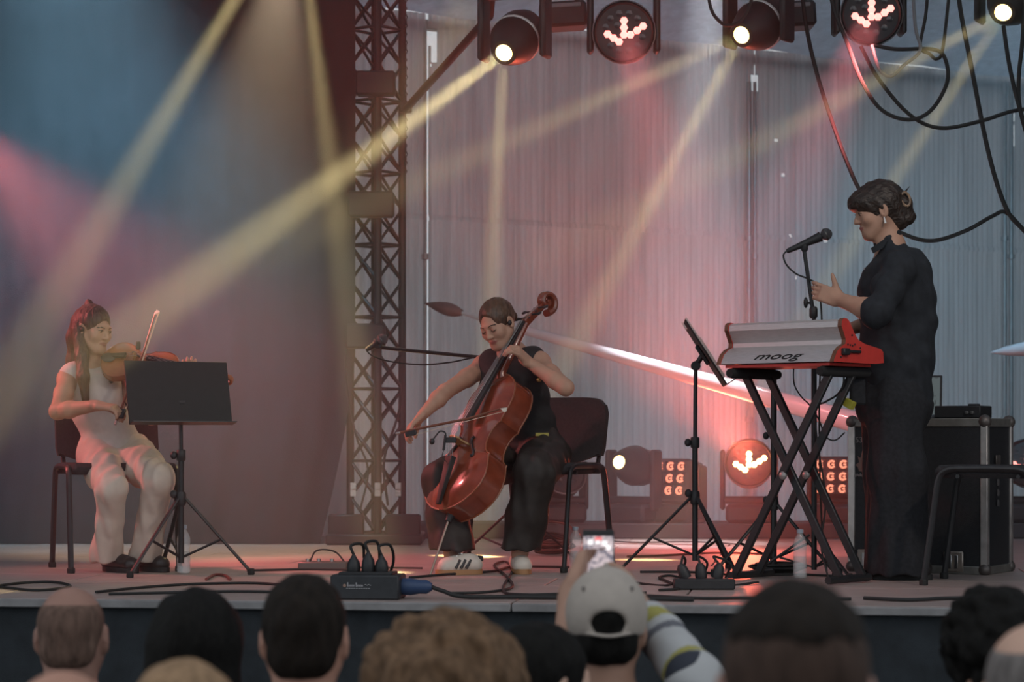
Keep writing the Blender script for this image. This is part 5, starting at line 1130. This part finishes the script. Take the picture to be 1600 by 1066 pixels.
# ================================================================== THE AUDIENCE (standing on the ground before the stage)
GZ = -1.35
def hairmat(name, col, n=.35): return mat(name, col, .7, 0, n, 70, stretch=(1, 1, .25), spec=.15, bump=.5, bscale=160)
def listener(px, top, d, k, skin, hair, hairm, shirt, label, turn=0.0, hairk=1.0, ears=True, arms='down'):
    crown = P(px, top, d); H = Head((crown.x, d, crown.z - .125 * k), (math.sin(turn), math.cos(turn), -.05), (0, 0, 1), k)
    t = wthing('person', (crown.x, d, GZ), label, 'person', 'listeners before the stage')
    x, z = crown.x, crown.z; nk = Vector((x, d - .025, z - .29 * k)); sh = z - .335 * k
    lo = np.array([x - .34, d - .26, GZ]); hi = np.array([x + .34, d + .26, z + .03])
    ex = []
    if arms == 'phone':
        hi[0] += .1; hi[1] += .28
        eR, wR, eL, wL = P(1085, 1062, 4.82), P(1000, 952, 5.10), P(886, 1080, 4.98), P(892, 925, 5.16); sR, sL = vec(x + .19, d, sh), vec(x - .19, d, sh)
    S = SDF(lo, hi, .0075); H.add(S, nk, .058, ears)
    S.cap(vec(x - .15, d - .01, sh), vec(x + .15, d - .01, sh), .06, .06, .05); S.cap(vec(x, d, sh - .08), vec(x, d, sh - .45), .15, .13, .06, n=X3, fl=1.2); S.cap(vec(x, d, sh - .45), vec(x, d, sh - .58), .14, .15, .05)
    if arms == 'phone':
        S.chain([sR, eR, wR], [.05, .042, .028], .02); S.chain([sL, eL, wL], [.05, .042, .028], .02)
        hand(S, wR, P(958, 880, 5.22) - wR, vec(-1, .1, .2), 1, (.3, .5, .4)); hand(S, wL, P(912, 872, 5.22) - wL, vec(1, .1, .2), -1, (.3, .5, .4))
    else:
        for q in (-1, 1): S.chain([vec(x + q * .19, d, sh), vec(x + q * .235, d - .02, sh - .30), vec(x + q * .22, d + .05, sh - .55), vec(x + q * .215, d + .08, sh - .70)], [.05, .04, .032, .035], .02)
    for q in (-1, 1): S.chain([vec(x + q * .085, d, sh - .58), vec(x + q * .09, d + .01, GZ + .48), vec(x + q * .10, d, GZ + .06)], [.085, .055, .04], .03); S.cap(vec(x + q * .10, d - .03, GZ + .035), vec(x + q * .11, d + .15, GZ + .03), .034, .034, .02)
    S.build('body', [skin, LIP], t, H.lips)
    # clothes
    S = SDF(lo, hi, .010); S.cap(vec(x - .165, d - .01, sh + .005), vec(x + .165, d - .01, sh + .005), .068, .068, .05); S.cap(vec(x, d, sh - .06), vec(x, d, sh - .60), .165, .155, .05, n=X3, fl=1.22); S.cap(nk - Z3 * .02, nk + Z3 * .01, .075, .068, .02)
    if arms == 'phone': S.chain([sR, eR], [.07, .062], .03); S.chain([sL, eL], [.07, .062], .03)
    else:
        for q in (-1, 1): S.cap(vec(x + q * .19, d, sh), vec(x + q * .23, d - .01, sh - .26), .066, .062, .03)
    S.fold(.006, [(20, 10, 40), (-30, 20, 30)], int(px)); S.build('shirt', shirt, t)
    S = SDF(lo, hi, .012)
    for q in (-1, 1): S.chain([vec(x + q * .08, d, sh - .57), vec(x + q * .09, d, GZ + .5), vec(x + q * .10, d, GZ + .10)], [.105, .08, .068], .03)
    S.fold(.006, [(20, 10, 40), (-30, 20, 30)], int(px) + 1); S.build('trousers', mat('dark_denim', (.03, .035, .05), .8), t)
    if hair is None: return t, H
    lo, hi = box_of([H.w(0, 0, 0)], .24 * max(1, hairk)); lo[2] -= .25 if hair == 'long' else 0
    S = SDF(lo, hi, .006); g = hairk
    if hair == 'short':
        H.e(S, (0, -.021, .034), (.081 * g, .101 * g, .093), .01); H.e(S, (0, -.060, -.03), (.066, .050, .055), .02)
        H.e(S, (0, .112, -.032), (.085, .072, .105), .012, 'sub'); H.e(S, (0, -.03, -.125), (.10, .10, .055), .02, 'sub')
        for q in (-1, 1): H.e(S, (q * .088, .012, -.036), (.024, .034, .042), .006, 'sub')
        if d < 3: H.e(S, (0, -.02, -.075), (.20, .22, .135), .03, 'sub')
        S.fold(.002, [(90, 120, 60), (-110, 60, 90)], int(px))
    elif hair == 'fuzz':
        H.e(S, (0, -.021, .030), (.0755, .0955, .0865), .01); H.e(S, (0, -.058, -.03), (.064, .048, .05), .02)
        H.e(S, (0, -.035, .125), (.075, .085, .065), .02, 'sub'); H.e(S, (0, .10, .02), (.085, .075, .12), .012, 'sub'); H.e(S, (0, -.03, -.12), (.10, .10, .05), .02, 'sub')
        for q in (-1, 1): H.e(S, (q * .088, .012, -.036), (.024, .034, .042), .006, 'sub')
    elif hair == 'long':
        H.e(S, (0, -.020, .034), (.083 * g, .104, .094), .01); H.e(S, (0, .112, -.032), (.075, .072, .105), .012, 'sub')
        for q in (-1, 0, 1): S.chain([H.w(q * .045, -.06, .0), H.w(q * .060, -.075, -.12), H.w(q * .066, -.085, -.26)], [.050, .046, .034], .04)
        S.fold(.004, [(110, 20, 6), (-80, 30, 9)], int(px))
    else:
        H.e(S, (0, -.025, .030), (.112 * g, .120 * g, .100), .03)
        rg = random.Random(int(px))
        for i in range(120):
            a = rg.uniform(0, 6.28); zz = rg.uniform(-.75, 1); r = math.sqrt(max(0, 1 - zz * zz)); H.e(S, (.108 * g * r * math.cos(a), -.025 + .116 * g * r * math.sin(a), .030 + .100 * zz), (.020, .020, .020), .008)
        H.e(S, (0, .135, -.045), (.075, .080, .105), .012, 'sub'); S.fold(.004, [(120, 60, 100), (-90, 130, 70), (60, -120, 110)], int(px))
    S.build('hair', hairm, t)
    if hair == 'short' and d < 3:
        S = SDF(lo, hi, .006); H.e(S, (0, -.021, .032), (.0775, .0975, .0885), .01); H.e(S, (0, -.060, -.03), (.063, .047, .055), .02)
        H.e(S, (0, .112, -.032), (.085, .072, .105), .012, 'sub'); H.e(S, (0, -.03, -.125), (.10, .10, .055), .02, 'sub')
        for q in (-1, 1): H.e(S, (q * .088, .012, -.036), (.024, .034, .042), .006, 'sub')
        S.build('cropped_sides', hairmat('cropped_brown_hair', (.060, .036, .027)), t)
    return t, H
SK = [skin_mat('skin_ruddy', (.46, .24, .17)), skin_mat('skin_fair', (.56, .35, .26)), skin_mat('skin_tan', (.42, .24, .17))]
DK = hairmat('black_hair', (.008, .007, .006)); DB = hairmat('deep_brown_hair', (.016, .011, .008)); BL = hairmat('blond_hair', (.30, .19, .11)); CB = hairmat('dark_blond_curls', (.15, .088, .050), .5); GR = hairmat('grey_hair', (.17, .15, .14)); FZ = hairmat('grey_stubble', (.15, .092, .070)); SKB = skin_mat('skin_shiny_crown', (.34, .185, .14))
SB = mat('navy_shirt', (.03, .035, .05), .85); SG = mat('grey_shirt', (.10, .10, .11), .85); SW = mat('pale_shirt', (.45, .45, .45), .85)
listener(113, 910, 5.25, 1.0, SKB, 'fuzz', FZ, SG, 'bald man with grey stubbled sides, furthest left head fully in view')
listener(308, 920, 4.75, 1.02, SK[1], 'long', DK, SB, 'woman with long straight black hair seen from behind', 0, 1.12)
listener(476, 897, 4.40, 1.0, SK[0], 'short', DB, SB, 'man with short dark brown hair left of the curly blond head')
listener(692, 972, 3.75, 1.02, SK[1], 'curly', CB, SW, 'person with a big mop of curly blond hair', 0, 1.10)
listener(852, 973, 4.55, .98, SK[1], 'short', DK, SB, 'dark-haired person with head turned left, between blond curls and cap', 1.0, 1.06)
listener(1240, 905, 2.55, 1.05, SKB, 'short', DB, SG, 'man with cropped dark hair whose head looms largest, nearest the camera')
listener(1548, 930, 4.60, 1.0, SK[2], 'curly', DK, SB, 'person with dark curls at the right edge', 0, .80)
listener(1618, 962, 3.30, 1.0, SK[1], 'fuzz', GR, SW, 'grey-haired person cut off by the right edge')
listener(100, 1035, 3.15, 1.0, SK[0], 'fuzz', BL, SW, 'balding fair-haired person at the bottom left corner')
listener(289, 1030, 3.30, .95, SK[1], 'short', BL, SG, 'blond head low at the bottom edge below the long black hair', 0, 1.05)
man, H = listener(947, 893, 4.90, 1.0, SK[2], 'short', DK, SB, 'man in beige cap holding up a phone', 0, .97, True, 'phone')
CAPM = mat('beige_canvas', (.44, .38, .33), .85, 0, .06, 30, bump=.3, bscale=300)
lo, hi = box_of([H.c], .2); hi[1] += .06; S = SDF(lo, hi, .005)
H.e(S, (0, -.018, .036), (.088, .108, .100), .01); H.e(S, (0, -.02, -.075), (.14, .16, .075), .006, 'sub'); H.e(S, (0, -.118, .016), (.038, .040, .026), .008, 'sub')
S.rbox(H.w(0, .13, .012), (.070, .065, .005), .004, H.R, .01); cp = S.build('cap', CAPM, man)
MB().tube(spline([H.w(-.045, -.112, -.004), H.w(0, -.123, -.010), H.w(.045, -.112, -.004)]), .008, 8, flat=.5).build('strap', CAPM, cp); MB().ball(H.w(0, -.018, .137), .007).build('cap_button', CAPM, cp)
for q in (-1, 1): MB().lathe([(.006, 0), (.006, .002)], H.w(q * .05, -.088, .088), frame(vec(q * .4, -.7, .6)), 10).build('eyelet', mat('dark_eyelet', (.12, .10, .09), .7), cp)
eR, wR = P(1092, 1072, 4.80), P(1018, 972, 5.02); lo, hi = box_of([eR, wR], .09); S = SDF(lo, hi, .005); S.cap(eR, wR, .062, .046, .01); S.fold(.004, [(40, 30, 60), (-30, 50, 40)], 5)
dv = np.array(wR - eR); LL = float(np.linalg.norm(dv))
def bands(p):
    u = ((p - np.array(eR)) @ dv) / LL ** 2; r = np.zeros(len(p)); r[(u > .80) & (u < .97)] = 1; r[(u > .62) & (u < .70)] = 2; r[(u > .18) & (u < .26)] = 1; return r
S.build('striped_sleeve', [SW, mat('olive_band', (.34, .31, .08), .8), mat('grey_band', (.13, .13, .15), .8)], man, bands)
pc = P(935, 880, 5.24); t = wthing('smartphone', pc, 'smartphone with lit screen held above the beige cap', 'phone')
MB().box(pc, (.0365, .004, .076), bev=.003).build('body', BLKP, t)
ms_ = bpy.data.materials.new('phone_picture'); ms_.use_nodes = True; nt = ms_.node_tree; bs = nt.nodes['Principled BSDF']
tc_ = nt.nodes.new('ShaderNodeTexCoord'); nz = nt.nodes.new('ShaderNodeTexNoise'); nz.inputs['Scale'].default_value = 90; rp = nt.nodes.new('ShaderNodeValToRGB')
rp.color_ramp.elements[0].position = .35; rp.color_ramp.elements[0].color = (.16, .15, .20, 1); rp.color_ramp.elements[1].position = .6; rp.color_ramp.elements[1].color = (.75, .62, .64, 1)
nt.links.new(tc_.outputs['Object'], nz.inputs['Vector']); nt.links.new(nz.outputs[0], rp.inputs[0]); nt.links.new(rp.outputs[0], bs.inputs['Emission Color']); bs.inputs['Emission Strength'].default_value = .8; bs.inputs['Base Color'].default_value = (.02, .02, .02, 1)
MB().box(pc + vec(0, -.0045, -.004), (.034, .0006, .066)).build('screen', ms_, t)
for k_, (u, z) in enumerate(((-.018, .048), (-.002, .050), (.014, .046), (.022, .036))): MB().box(pc + vec(u, -.0054, z), (.006, .0004, .006)).build('bright_patch', mat('screen_light', (.5, .5, .5), .5, emit=(1, .93, .93), es=.9), t)
MB().box(pc + vec(.0, -.0055, .056), (.008, .0004, .004)).build('red_patch', mat('screen_red', (.5, .1, .1), .5, emit=(.9, .2, .2), es=.8), t)
for o in bpy.data.objects:
    if '_world' in o: del o['_world']
